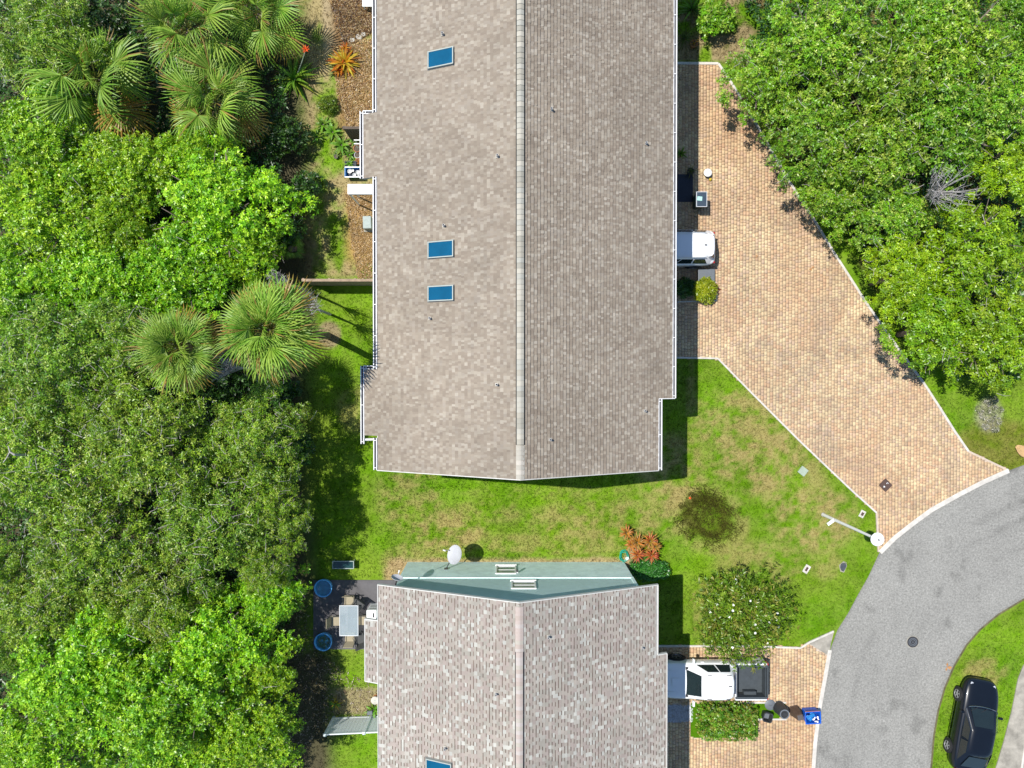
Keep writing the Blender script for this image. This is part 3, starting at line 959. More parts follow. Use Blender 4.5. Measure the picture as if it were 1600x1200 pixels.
# gutters
for (a, b) in ((yb1n, 22.0), (yb2n, yb1s), (ys, yb2s - .1)):
    gutter(roof1, [(ew, a), (ew, b)], zw + .02, (-1, 0))
for (a, b) in ((yb1s, yb1n + .15), (yb2s - .38, yb2n + .15)):
    gutter(roof1, [(ew2, a), (ew2, b)], zw2 + .02, (-1, 0))
gutter(roof1, [(ew2, yb1n + .002), (ew - .1, yb1n + .002)], zw2 + .06, (0, 1))
gutter(roof1, [(ew2, yb2n + .002), (ew - .1, yb2n + .002)], zw2 + .06, (0, 1))
m = MB()
gutter(roof1, [(ee, yer), (ee, 22.0)], ze + .02, (1, 0))
gutter(roof1, [(ee2, ys), (ee2, yer - .03)], ze2 + .02, (1, 0))
MB().slab([(ee2, yer - .03, ze2 - .15), (ee + .12, yer - .03, ze - .15), (ee + .12, yer, ze - .15), (ee2, yer, ze2 - .15)], Vector((0, 0, .18))).build('rake_board', 'white_metal', roof1)
ysp = yb2s - .2
MB().tube([(ew2 - .06, ysp, zw2 - .06), (ew - .05, ysp, zw2 - .22), (ew + wi - .05, ysp, zw2 - .35), (ew + wi - .05, ysp, .1)], 0.055, 8).build('downspout', 'white_metal', roof1)
for a in ((668, 76, 708, 103), (668, 376, 708, 402), (668, 446, 708, 470)):
    skylight(roof1, *a, rx, rz, sl)
for a in ((691, 52), (693, 352), (671, 497), (777, 243), (776, 601), (862, 170), (1010, 223), (860, 687), (1008, 642)):
    vent_pipe(roof1, *a, rx, rz, sl)
# openings hidden under the eaves
for yy in (-1.6, 1.2, 14.5, 17.5):
    window_on(H1, (ee if yy > yer else ee2) - wi, yy, 1.45, 1.2, 1.3, 'y', 1)
for yy in (-1.0, 6.3, 10.8, 15.0):
    window_on(H1, ee - wi - .003, yy, 3.95, 1.4, 1.1, 'y', 1)
for yy in (-1.5, 6.0, 8.2, 14.0):
    window_on(H1, ew + wi, yy, 1.4, 1.3, 1.2, 'y', -1)
for xx in (-3, 3.2):
    window_on(H1, xx, ys + wi, 1.5, 1.1, 1.2, 'x', -1); window_on(H1, xx, ys + wi + .003, 4.0, 1.1, 1.1, 'x', -1)
m = MB()
for i in range(4):
    m.box(3.1, 10.85, 0.34 + i * .56, .05, 3.3, .54)
m.build('garage_door', 'white_paint', H1)

# ---------------- the small house
rx2, rz2, sl2 = P(811.5, 1000, 7.75).x, 7.75, 0.395
fw, zfw = eave_x(590.5, rx2, rz2, sl2, 1050); fe, zfe = eave_x(1028, rx2, rz2, sl2, 960)
fw2, zfw2 = eave_x(570, rx2, rz2, sl2, 1010); fe2, zfe2 = eave_x(1042, rx2, rz2, sl2, 1080)
yn2 = row_y(915, 5.36); ys2 = -27.0
yc1, yc2 = row_y(967, zfw2), row_y(1064, zfw2)
ye2 = row_y(1021, zfe2)
def rngW2(d):
    x = rx2 - d
    return [(ys2, yn2)] if x > fw else [(yc2, yc1)]
def rngE2(d):
    x = rx2 + d
    return [(ys2, yn2)] if x < fe else [(ys2, ye2)]
PAL_LO = [(alb(198, 186, 171), 5), (alb(194, 178, 166), 4), (alb(206, 199, 185), 2.2), (alb(228, 226, 212), 1.1), (alb(190, 183, 168), 2.5), (alb(218, 217, 205), .7)]
yw = P(800, 878, 0).y          # foot of the north wall
gx0, gx1 = P(637, 878, 0).x, P(975, 878, 0).x
cfg2 = dict(rx=rx2, rz=rz2, slope=sl2, ys=ys2, yn=yn2, wx=fw, ex=fe, wall_top=5.0,
            decks=[(fw, rx2, ys2, yn2), (fw2, fw - .002, yc2, yc1), (rx2 + .002, fe, ys2, yn2), (fe + .002, fe2, ys2, ye2)],
            walls=[('wall', 'siding_low', gx0, gx1, ys2 + .4, yw, 0, 2.75),
                   ('upper_wall', 'siding_high', gx0 + .03, gx1 - .03, ys2 + .43, yw - .03, 2.752, 5.0),
                   ('belt_trim', 'siding_low', gx0 - .015, gx1 + .015, yw - .2, yw + .015, 2.70, 2.80),
                   ('corner_board', 'siding_low', gx1 - .12, gx1 + .012, yw - .14, yw + .012, 2.81, 5.0),
                   ('bay_wall', 'siding_high', fw2 + .35, gx0 - .003, yc2 + .25, yc1 - .25, 0, 4.9)],
            gables=[(yw - .03, 1)], gx0=gx0 + .03, gx1=gx1 - .03,
            rakes=[(yn2 + .020, fw - .02, fe + .02)])
H2, roof2 = house('small_house', 'house with pale speckled shingle roof and grey-green gable wall', cfg2)
shingle_field('shingles', roof2, 'W', rx2, rz2, sl2, rngW2, rx2 - fw2, PAL_LO, 31, 0.010, (0.14, 0.19), dash=0.5, contrast=0.8)
shingle_field('shingles', roof2, 'E', rx2, rz2, sl2, rngE2, fe2 - rx2, PAL_LO, 32, 0.010, (0.14, 0.19), dash=0.5, contrast=0.8)
yv2 = row_y(1019, rz2)
m = MB()
for sg in (-1, 1):
    m.slab([(rx2, ys2, rz2 + .01), (rx2 + sg * .178, ys2, rz2 + .01 - sl2 * .20), (rx2 + sg * .178, yv2, rz2 + .01 - sl2 * .20), (rx2, yv2, rz2 + .01)][::sg], Vector((0, 0, .06)))
m.build('ridge_vent', 'dark_hole', roof2)  # coloured black to draw the shadow lines beside these caps too
CAPC2 = [alb(210, 194, 184), alb(204, 188, 176), alb(214, 204, 196), alb(206, 198, 184)]
ridge_caps(roof2, rx2, rz2, sl2, -18.0, yv2 - .17, 0.165, 0.29, 0.075, CAPC2, 6)
ridge_caps(roof2, rx2, rz2, sl2, yv2 - .02, yn2 - .2, 0.165, 0.33, 0.014, CAPC2, 7)
for (x, ya, yb, z) in ((fw, ys2, yn2, zfw), (fw2, yc2, yc1, zfw2), (fe, ye2, yn2, zfe), (fe2, ys2, ye2, zfe2)):
    MB().box(x, (ya + yb) / 2, z - .06, .032, yb - ya, .17).build('drip_edge', 'trim_dull', roof2)
for (xa, xb, y, za, zb) in ((fw2, fw, yc1, zfw2, zfw), (fw2, fw, yc2, zfw2, zfw), (fe, fe2, ye2, zfe, zfe2)):
    MB().slab([(xa, y - .022, za - .14), (xb, y - .022, zb - .14), (xb, y + .022, zb - .14), (xa, y + .022, za - .14)], Vector((0, 0, .155))).build('rake_board', 'trim_dull', roof2)
for a in ((695, 1170), (775, 1085), (857, 996), (1004, 1013)):
    vent_pipe(roof2, *a, rx2, rz2, sl2)
skylight(roof2, 665, 1190, 705, 1217, rx2, rz2, sl2)
p = P(790.5, 888.5, 1.55); window_on(H2, p.x, yw, 1.5, 1.0, 1.4, 'x', 1, 'glass_table')
p = P(818, 922, 3.9); window_on(H2, p.x, yw - .03, 3.9, 1.14, 1.15, 'x', 1, 'glass_table')
for yy in (-13.6, -17.5, -20.5):
    window_on(H2, gx1, yy, 1.45, 1.2, 1.2, 'y', 1); window_on(H2, gx1 - .03, yy, 3.9, 1.2, 1.0, 'y', 1)
    window_on(H2, gx0, yy - 1.2, 1.45, 1.2, 1.2, 'y', -1)
p = P(808, 879, 2.1)
lt = thing('wall_lamp', 'small white wall lamp beside the lower window of the gable wall', 'lamp', (p.x, yw + .005, 2.0))
MB().box(0, .03, 0, .1, .06, .14).build('bracket', 'white_metal', lt, local=True)
MB().lathe([(.03, .0), (.06, .02), (.07, .14), (.03, .17)], 10, (0, .12, -.05)).build('shade', 'dark_metal', lt, local=True)

# ================================================================== foliage tools
def leaves_np(cent, norm, L, Wd, k, rng, cols, el=(0.05, 0.8), jit=0.25, droop=0.0):
    """rosettes of k kite-shaped leaves. cent (n,3), norm (n,3)"""
    n = len(cent)
    nz = norm / np.linalg.norm(norm, axis=1, keepdims=True)
    ref = np.where(np.abs(nz[:, 2:3]) > 0.9, np.array([[1.0, 0, 0]]), np.array([[0, 0, 1.0]]))
    u = np.cross(nz, ref); u /= np.linalg.norm(u, axis=1, keepdims=True)
    v = np.cross(nz, u)
    a = (np.arange(k)[None, :] / k * 2 * np.pi + rng.random((n, 1)) * 6.28 + rng.normal(0, .3, (n, k)))
    e = rng.uniform(el[0], el[1], (n, k))
    d = (np.cos(a) * np.cos(e))[..., None] * u[:, None] + (np.sin(a) * np.cos(e))[..., None] * v[:, None] + np.sin(e)[..., None] * nz[:, None]
    d[..., 2] -= droop
    d /= np.linalg.norm(d, axis=2, keepdims=True)
    ll = L * rng.uniform(1 - jit, 1 + jit, (n, k, 1))
    side = np.cross(d, nz[:, None] + rng.normal(0, .35, (n, k, 3)))
    side /= np.linalg.norm(side, axis=2, keepdims=True) + 1e-6
    up = np.cross(side, d)
    ww = Wd * rng.uniform(1 - jit, 1 + jit, (n, k, 1)) * 0.5
    b = cent[:, None] + d * ll * 0.08
    tip = b + d * ll - up * ll * 0.10
    mid = b + d * ll * 0.48
    q = np.stack([b, mid + side * ww, tip, mid - side * ww], axis=2)
    Vv = q.reshape(-1, 3)
    m = n * k
    Ff = np.arange(m * 4).reshape(m, 4)
    ci = rng.integers(0, len(cols), (n, 1)).repeat(k, 1)
    c = cols[ci] * (1 + rng.normal(0, .14, (n, k, 1))) * (1 + rng.normal(0, .10, (n, 1, 1)))
    tone = 0.72 + 0.56 * fbm(cent[:, 0], cent[:, 1] + cent[:, 2] * .7, 0.9, 91, 3)
    c = c * tone[:, None, None]
    cc = np.repeat(np.clip(c.reshape(-1, 3), 0.002, 0.9), 4, axis=0)
    return Vv, Ff, cc
def merge(parts):
    Vs, Fs, Cs, off = [], [], [], 0
    for v, f, c in parts:
        Vs.append(v); Fs.append(f + off); Cs.append(c); off += len(v)
    return np.concatenate(Vs), np.concatenate(Fs), np.concatenate(Cs)

def crown_points(Rr, H, nl, lobe_r, dens, rng, flat=0.55, below=-0.15):
    """points + normals on the shells of many lobes filling a dome of radius Rr and depth H (top at z=0)"""
    cs, ns = [], []
    for i in range(nl):
        rr = math.sqrt((i + .5) / nl) * (0.93 if i % 3 else 0.80)
        th = i * 2.39996 + rng.normal(0, .25)
        wob = 1 + 0.16 * math.sin(3 * th + 1.3) + 0.1 * math.sin(5 * th)
        lr = lobe_r * rng.uniform(0.7, 1.3) * (1.0 - .25 * rr)
        cx, cy = rr * Rr * 0.86 * wob * math.cos(th), rr * Rr * 0.86 * wob * math.sin(th)
        cx += rng.normal(0, .12) * lobe_r; cy += rng.normal(0, .12) * lobe_r
        cz = -H * (rr ** 2.2) * 0.68 - lr - rng.random() ** 1.3 * H * 0.6
        n = int(dens * 4 * math.pi * lr * lr * 0.62)
        v = rng.normal(0, 1, (n * 2, 3)); v /= np.linalg.norm(v, axis=1, keepdims=True)
        v = v[v[:, 2] > below][:n]
        r_ = lr * (0.5 + 0.85 * rng.random(len(v)))
        p = v * r_[:, None]
        p[:, 2] *= 0.8
        cs.append(p + np.array([cx, cy, cz])); ns.append(v + np.array([0, 0, .55]))
    return np.concatenate(cs), np.concatenate(ns)

def tree_trunk(Rr, H, h, rng, nl=7, lean=(0, 0)):
    m = MB()
    top = Vector((lean[0] * .6, lean[1] * .6, h - H * .75))
    m.tube([(0, 0, -.05), (lean[0] * .15, lean[1] * .15, h * .25), tuple(top * .7 + Vector((.05, .06, 0))), tuple(top)], [.17, .13, .11, .08], 8)
    for i in range(nl):
        a = i * 2.4 + rng.random() * .6
        r1 = Rr * rng.uniform(.45, .8)
        s = Vector((lean[0] * .2, lean[1] * .2, h * rng.uniform(.3, .55)))
        e = Vector((math.cos(a) * r1, math.sin(a) * r1, h - H * rng.uniform(.35, .75)))
        mid = s.lerp(e, .5) + Vector((0, 0, .25))
        m.tube([s, mid, e], [.075, .05, .02], 6)
        for j in range(2):
            f = e + Vector((rng.uniform(-.6, .6), rng.uniform(-.6, .6), rng.uniform(.1, .5)))
            m.tube([mid.lerp(e, .4), f], [.03, .01], 4)
    return m

TREE_KINDS = {}
def make_kind(key, n_var, Rr, H, nl, lobe_r, dens, L, Wd, k, cols, matname, twigs=0, el=(.05, .8), droop=0.0, seed=0, flowers=0):
    out = []
    for v in range(n_var):
        rng = np.random.default_rng(seed * 10 + v)
        c, n = crown_points(Rr, H, nl, lobe_r, dens, rng)
        V_, F_, C_ = leaves_np(c, n, L, Wd, k, rng, np.array(cols), el=el, droop=droop)
        me = np_mesh('crown', V_, F_, C_)
        me.materials.append(MATS[matname])
        tw = None
        if twigs:
            m = MB()
            idx = rng.choice(len(c), twigs)
            for t in idx:
                p = Vector(c[t])
                d = Vector((rng.normal(), rng.normal(), rng.normal() * .35)).normalized()
                l = rng.uniform(.25, .8)
                q = p + Vector((0, 0, .10))
                q = p + Vector((0, 0, .03)); m.tube([q - d * l * .5, q + Vector((rng.normal() * .06, rng.normal() * .06, .02)), q + d * l * .5], [.011, .008, .004], 4, cap=False)
            tw = m.mesh('twigs'); tw.materials.append(MATS['twig'])
        out.append((me, tw))
    TREE_KINDS[key] = (out, Rr, H)
A_COL = [alb(150, 206, 22), alb(130, 190, 20), alb(176, 224, 36), alb(108, 170, 22), alb(192, 232, 54), alb(138, 200, 26)]
B_COL = [alb(134, 176, 34), alb(116, 160, 32), alb(154, 190, 44), alb(178, 200, 78), alb(98, 146, 34), alb(138, 186, 30)]
D_COL = [alb(130, 180, 28), alb(152, 194, 44), alb(112, 164, 26), alb(176, 202, 78), alb(124, 186, 22), alb(100, 150, 30)]
E_COL = [alb(142, 192, 14), alb(162, 206, 22), alb(120, 170, 18), alb(182, 216, 40), alb(150, 196, 14)]
brighten = lambda cs, k: [tuple(min(.8, a * k) for a in c) for c in cs]
A_COL, B_COL, D_COL, E_COL = brighten(A_COL, 1.18), brighten(B_COL, 1.15), brighten(D_COL, 1.16), brighten(E_COL, 1.05)
make_kind('A', 4, 3.0, 2.2, 92, 0.41, 44, 0.12, 0.052, 6, A_COL, 'leaf', twigs=24, seed=1)
make_kind('B', 4, 3.2, 2.3, 140, 0.37, 40, 0.125, 0.043, 5, B_COL, 'leaf_dull', twigs=190, seed=2, el=(-.2, .9))
make_kind('D', 3, 2.8, 2.2, 80, 0.40, 36, 0.13, 0.055, 6, D_COL, 'leaf_dull', twigs=60, seed=3)
make_kind('E', 3, 2.8, 2.2, 72, 0.40, 32, 0.155, 0.06, 6, E_COL, 'leaf', twigs=40, seed=4, droop=0.12, el=(-.1, .6))
TRUNKS = []
_r = random.Random(5)
for i in range(4):
    tm = tree_trunk(2.4, 2.0, 6.5, _r).mesh('trunk')
    tm.materials.append(MATS['bark'])
    tm.polygons.foreach_set('use_smooth', [True] * len(tm.polygons))
    TRUNKS.append(tm)
_tc = [0]
def tree(kind, px, py, rpx, h, label, name='tree', group=None, rz=None):
    vars_, Rr, H = TREE_KINDS[kind]
    i = _tc[0]; _tc[0] += 1
    me, tw = vars_[i % len(vars_)]
    c = P(px, py, h - H * .4)
    s = rpx * 1.1 * MPP(h - H * .4) / Rr
    t = thing(name, label, 'tree', (c.x, c.y, 0), (i * 1.7 if rz is None else rz), group)
    cr = np_obj('crown', me, None, t, (0, 0, h))
    zs = min(1.25, max(.75, s)) 
    cr.scale = (s, s, zs)
    if tw is not None:
        w = np_obj('twigs', tw, None, t, (0, 0, h)); w.scale = (s, s, zs); w['kind'] = 'stuff'
    tr = np_obj('trunk', TRUNKS[i % 4], None, t, (0, 0, 0)); tr.scale = (s, s, (h - .5) / 6.5)
    return t

T = tree
# ---- thicket on the left
T('A', 5, 445, 80, 5.0, 'bright leafy tree at the left edge, just above the olive trees')
T('A', 175, 355, 62, 4.6, 'small bright leafy tree between the larger crowns left of the round palms')
T('B', 150, 640, 70, 6.2, 'small olive tree between the left edge and the smaller round palm')
T('A', 300, 235, 60, 4.2, 'small bright leafy tree between the lowest top palm and the biggest bright tree')
T('B', -12, 895, 62, 5.8, 'olive tree cut by the left edge, beside the lowest whole olive tree')
T('B', -5, 640, 62, 6.0, 'olive tree cut by the left edge, level with the lawn corner')
T('B', -8, 1012, 58, 5.6, 'small olive tree cut by the left edge, above the lower bright trees')
T('B', 60, 50, 105, 5.2, 'olive tree filling the top left corner of the thicket')
T('A', 40, 205, 100, 5.0, 'bright leafy tree at the left edge, next below the corner tree')
T('A', 70, 325, 120, 5.2, 'bright leafy tree at the left edge, level with the upper pair of skylights')
T('A', 195, 265, 88, 4.6, 'bright leafy tree directly below the leftmost palm')
T('A', 330, 318, 122, 5.0, 'largest bright leafy tree, reaching out to the sandy yard')
T('A', 128, 430, 105, 5.0, 'bright leafy tree left of the two round palms, touching the olive trees')
T('A', 265, 425, 100, 4.8, 'bright leafy tree just above the smaller round palm')
T('A', 385, 392, 62, 4.0, 'small bright leafy tree just above the larger round palm')
T('B', 70, 565, 128, 7.2, 'olive tree with grey twigs at the left edge, level with the round palms')
T('B', 185, 545, 82, 6.4, 'olive tree just left of the smaller round palm')
T('B', 45, 715, 120, 7.0, 'olive tree at the left edge with a bare forked branch')
T('B', 215, 690, 118, 7.4, 'olive tree with many grey twigs right below the smaller round palm')
T('B', 388, 690, 98, 6.2, 'olive tree reaching out over the lawn beside the big house corner')
T('B', 410, 880, 60, 5.4, 'small olive tree just above the bright tree by the patio')
T('B', 320, 815, 114, 6.6, 'olive tree in the middle of the thicket, level with the lawn strip')
T('B', 120, 850, 122, 6.8, 'olive tree near the left edge above the lower bright trees')
T('B', 420, 800, 66, 5.6, 'olive tree at the lawn edge, above the bright tree by the patio')
T('B', 235, 930, 98, 6.2, 'olive tree between the lower bright trees and the thicket middle')
T('B', 50, 955, 92, 6.0, 'lowest olive tree at the left edge')
T('A', 416, 930, 62, 4.6, 'bright leafy tree overhanging the patio with the upper blue tub')
T('A', 318, 1010, 100, 5.6, 'bright leafy tree left of the lower blue tub')
T('A', 170, 1030, 80, 5.8, 'bright leafy tree under the olive trees, second from the left edge')
T('A', 320, 1185, 80, 5.4, 'bright leafy tree cut by the bottom edge, left of the white fence')
T('A', 105, 1065, 126, 6.6, 'bright leafy tree in the lower left, below the olive trees')
T('A', 235, 1125, 112, 6.8, 'bright leafy tree second from the left along the bottom edge')
T('A', 400, 1045, 66, 4.6, 'bright leafy tree whose edge almost meets the lower blue tub')
T('A', 50, 1175, 108, 6.2, 'bright leafy tree in the bottom left corner')
T('A', 380, 1150, 92, 5.2, 'bright leafy tree beside the white vinyl fence')
# ---- trees on the right of the driveway
T('D', 1198, 114, 72, 4.2, 'yellowish green tree at the narrow end of the driveway')
T('D', 1290, 55, 88, 5.0, 'yellowish green tree at the top edge, next to the narrow driveway end')
T('D', 1280, 205, 84, 4.6, 'yellowish green tree overhanging the driveway edging')
T('D', 1390, 120, 104, 5.8, 'yellowish green tree in the middle of the upper right grove')
T('D', 1515, 60, 104, 5.8, 'yellowish green tree in the top right corner')
T('D', 1378, 235, 90, 5.4, 'yellowish green tree left of the bare grey shrub')
T('D', 1316, 300, 66, 4.0, 'low yellowish green tree at the driveway bend, shading white edging')
T('D', 1500, 185, 100, 5.6, 'yellowish green tree above the bare grey shrub')
T('D', 1395, 330, 66, 4.4, 'yellowish green tree between bare grey shrub and bright leafy trees')
T('D', 1608, 20, 60, 5.0, 'small yellowish green tree cut by the top right corner')
T('D', 1595, 150, 78, 5.4, 'yellowish green tree at the right edge, below the top right corner')
T('D', 1435, 20, 70, 5.0, 'yellowish green tree at the top edge between its larger neighbours')
T('E', 1590, 270, 70, 5.2, 'bright green tree at the right edge beside the bare grey shrub')
T('E', 1420, 428, 70, 4.4, 'bright green tree nearest the middle of the driveway')
T('E', 1535, 390, 96, 5.2, 'bright green tree at the right edge below the bare grey shrub')
T('E', 1472, 515, 86, 4.6, 'bright green tree hanging over the lower driveway edging')
T('E', 1570, 530, 86, 4.8, 'lowest bright green tree at the right edge, above the lawn')

# ---- undergrowth clumps
def shrub(name, label, pts, L, Wd, k, cols, matname, loc, dens=40, seed=1, cat='shrub', group=None, stem=.02, h=None, el=(.1, .9)):
    """pts: list of (dx,dy,z,r) lobes in metres, relative to loc"""
    rng = np.random.default_rng(seed)
    cs, ns = [], []
    for dx, dy, z, r in pts:
        n = int(dens * 4 * math.pi * r * r * .7) + 6
        v = rng.normal(0, 1, (n * 2, 3)); v /= np.linalg.norm(v, axis=1, keepdims=True)
        v = v[v[:, 2] > -0.3][:n]
        cs.append(v * (r * (1 - .4 * rng.random(len(v)) ** 2))[:, None] + np.array([dx, dy, z])); ns.append(v + np.array([0, 0, .5]))
    c, n = np.concatenate(cs), np.concatenate(ns)
    c[:, 2] = np.maximum(c[:, 2], .04)
    t = thing(name, label, cat, loc, 0, group)
    np_obj('foliage', np_mesh('foliage', *leaves_np(c, n, L, Wd, k, rng, np.array(cols), el=el)), matname, t)
    m = MB()
    for dx, dy, z, r in pts:
        m.tube([(dx * .3, dy * .3, -.02), (dx * .7, dy * .7, z * .5), (dx, dy, z)], [stem, stem * .8, stem * .5], 5)
    m.build('stem', 'bark', t, local=True)
    return t
def blob(rx_, ry_, h, n, r, seed):
    q = random.Random(seed)
    out = []
    for i in range(n):
        a = i * 2.4; rr = math.sqrt((i + .5) / n)
        out.append((rr * (rx_ - r * .7) * math.cos(a), rr * (ry_ - r * .7) * math.sin(a), max(r * .6, h - r - q.random() * h * .18 - (rr ** 2) * h * .2), r * q.uniform(.8, 1.15)))
    return out
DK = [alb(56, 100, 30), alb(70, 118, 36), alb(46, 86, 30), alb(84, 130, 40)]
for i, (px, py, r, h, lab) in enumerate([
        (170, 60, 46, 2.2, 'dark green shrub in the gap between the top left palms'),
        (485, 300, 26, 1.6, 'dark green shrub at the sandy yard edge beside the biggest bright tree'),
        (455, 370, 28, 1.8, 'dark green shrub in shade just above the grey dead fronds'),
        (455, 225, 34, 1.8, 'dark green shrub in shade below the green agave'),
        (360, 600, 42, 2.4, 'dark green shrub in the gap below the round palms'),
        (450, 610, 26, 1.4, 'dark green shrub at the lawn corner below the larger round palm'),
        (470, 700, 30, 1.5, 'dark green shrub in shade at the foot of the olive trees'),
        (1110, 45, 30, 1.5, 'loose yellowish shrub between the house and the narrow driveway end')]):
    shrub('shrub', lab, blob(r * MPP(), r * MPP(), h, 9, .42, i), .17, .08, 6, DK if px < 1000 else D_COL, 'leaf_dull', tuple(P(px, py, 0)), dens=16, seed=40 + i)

# ================================================================== palms
def fan_mesh(seed, old=False):
    rng = random.Random(seed)
    m = MB()
    pl, n, Lm = 0.75, 34, 1.0
    pc = alb(150, 160, 70) if not old else alb(176, 150, 84)
    m.cur = pc
    pts = [(0, 0, 0), (pl * .5, 0, pl * .10), (pl, 0, pl * .02)]
    m.tube(pts, [.022, .016, .012], 5)
    for i in range(n):
        f = (i + .5) / n * 2 - 1
        a = f * 2.35
        L = Lm * (1 - .28 * abs(f)) * rng.uniform(.86, 1.08)
        bx_ = pl + .10 * (1 - abs(f)); hubz = pl * .02
        d = Vector((math.cos(a), math.sin(a), 0))
        w = .024
        s = Vector((-d.y, d.x, 0)) * w
        dr = rng.uniform(.14, .34) + .15 * abs(f)
        fold = rng.uniform(-.03, .05)
        p0 = Vector((bx_, 0, hubz)) + d * .03
        p1 = p0 + d * L * .5 + Vector((0, 0, -dr * .22 * L + fold))
        p2 = p0 + d * L * .82 + Vector((0, 0, -dr * .75 * L + fold))
        p3 = p0 + d * L * .98 + Vector((rng.uniform(-.05, .05), rng.uniform(-.05, .05), -dr * 1.45 * L))
        g = rng.random()
        c = Vector(alb(118, 176, 40)).lerp(Vector(alb(190, 222, 92)), g) if not old else Vector(alb(190, 172, 60)).lerp(Vector(alb(204, 164, 74)), g)
        if rng.random() < .04:
            c = Vector(alb(186, 160, 80))
        m.cur = tuple(c)
        up = Vector((0, 0, .012))
        m.add([p0 - s * .35, p0 + up, p0 + s * .35, p1 - s, p1 + up, p1 + s, p2 - s * .6, p2 + up * .6, p2 + s * .6, p3],
              [(0, 3, 4, 1), (1, 4, 5, 2), (3, 6, 7, 4), (4, 7, 8, 5), (6, 9, 7), (7, 9, 8)])
    me = m.mesh('frond')
    me.materials.append(MATS['frond'])
    return me
FANS = [fan_mesh(i) for i in range(4)]
OLD = [fan_mesh(20 + i, True) for i in range(2)]
def palm(px, py, rpx, h, label, n=34, seed=0, base=None, flat=1.0, oldn=8, loose=.7):
    c = P(px, py, h)
    rng = random.Random(seed)
    if base is None:
        bx_, by_ = c.x + rng.uniform(-.2, .2), c.y + rng.uniform(-.2, .2)
    else:
        b = P(*base, 0); bx_, by_ = b.x, b.y
    t = thing('palm_tree', label, 'palm', (bx_, by_, 0), 0, 'fan palms')
    top = Vector((c.x - bx_, c.y - by_, h))
    m = MB()
    q = [Vector((0, 0, -.03)), Vector((top.x * .12, top.y * .12, h * .3)), Vector((top.x * .5, top.y * .5, h * .7)), top - Vector((0, 0, .1))]
    m.tube(q, [.19, .16, .15, .17], 10)
    m.build('trunk', 'bark', t, local=True, smooth=60)
    s = rpx * MPP(h) / 1.72
    for i in range(n):
        a = i * 2.39996 + rng.uniform(-.2, .2) * loose * 1.6
        f = i / n
        el = (1.35 - 1.75 * f ** .8) * flat + rng.uniform(-.12, .12)
        old = i >= n - oldn
        o = np_obj('frond', rng.choice(OLD if old else FANS), None, t)
        o.matrix_local = (Matrix.Translation(top + Vector((math.cos(a) * .08, math.sin(a) * .08, -.05 * f))) @ Matrix.Rotation(a, 4, 'Z') @ Matrix.Rotation(-el, 4, 'Y')
                          @ Matrix.Rotation(rng.uniform(-.8, .8) * loose, 4, 'X') @ Matrix.Scale(s * rng.uniform(1 - .22 * loose, 1 + .2 * loose) * (.82 if f < .2 else 1), 4))
    return t
palm(282, 543, 66, 8.0, 'smaller round fan palm left of the pair', n=42, seed=1, oldn=12)
palm(420, 515, 82, 8.6, 'larger round fan palm of the pair, nearest the house', n=46, seed=2, base=(513, 525), oldn=12)
palm(150, 122, 88, 3.2, 'leftmost fan palm, loose crown near the top left corner', n=19, seed=3, oldn=2, loose=1.3)
palm(292, 45, 80, 3.0, 'fan palm at the top edge, second from the left', n=19, seed=4, oldn=2, loose=1.3)
palm(404, 22, 66, 2.2, 'fan palm at the top edge nearest the mulch bed', n=19, seed=5, oldn=2, loose=1.3)
palm(335, 160, 78, 2.8, 'lowest fan palm of the top group, above the biggest bright tree', n=19, seed=6, oldn=2, loose=1.3)
palm(455, 388, 20, 1.0, 'small young fan palm in the shade beside the wooden fence', n=9, seed=8, oldn=0)

# bare grey branches
def bare(name, label, px, py, z, rpx, n, seed, cat='dead shrub', spread=1.0):
    rng = random.Random(seed)
    c = P(px, py, z)
    t = thing(name, label, cat, (c.x, c.y, 0))
    m = MB()
    rr = rpx * MPP(z)
    m.tube([(0, 0, -.03), (.03, .02, z * .5), (0, 0, z * .8)], [.07, .06, .04], 6)
    m.build('trunk', 'dead_twig', t, local=True)
    m = MB()
    for i in range(n):
        a = rng.uniform(0, 6.28)
        l = rr * rng.uniform(.45, 1.05)
        e = Vector((math.cos(a) * l, math.sin(a) * l * spread, z + rng.uniform(-.3, .35)))
        s = Vector((rng.uniform(-.08, .08), rng.uniform(-.08, .08), z * rng.uniform(.6, .82)))
        mid = s.lerp(e, .5) + Vector((rng.uniform(-.1, .1), rng.uniform(-.1, .1), .12))
        m.tube([s, mid, e], [.018, .012, .005], 4, cap=False)
        for j in range(2):
            f = mid.lerp(e, rng.random()) ; g = f + Vector((rng.uniform(-.3, .3), rng.uniform(-.3, .3), rng.uniform(-.05, .2)))
            m.tube([f, g], [.008, .004], 3, cap=False)
    m.build('branches', 'dead_twig', t, local=True)
    return t
bare('dead_shrub', 'bare grey dead shrub among the yellowish green trees', 1490, 290, 5.3, 44, 70, 3)
bare('dead_shrub', 'grey dead branches right of the larger round palm', 476, 478, 4.5, 30, 60, 4)
bare('dead_shrub', 'grey dead branches just above the larger round palm', 432, 436, 5.6, 17, 36, 5)
bare('dead_shrub', 'grey dead branches below the gap between the round palms', 340, 575, 6.2, 26, 46, 6)
shrub('weed_clump', 'pale grey weed clump on the lawn right of the driveway', blob(.75, .95, .22, 12, .16, 9), .11, .03, 5, [alb(190, 186, 166), alb(160, 164, 120), alb(206, 200, 186)], 'leaf_dull', tuple(P(1545, 648, 0)), dens=40, seed=66, cat='weeds', stem=.008)

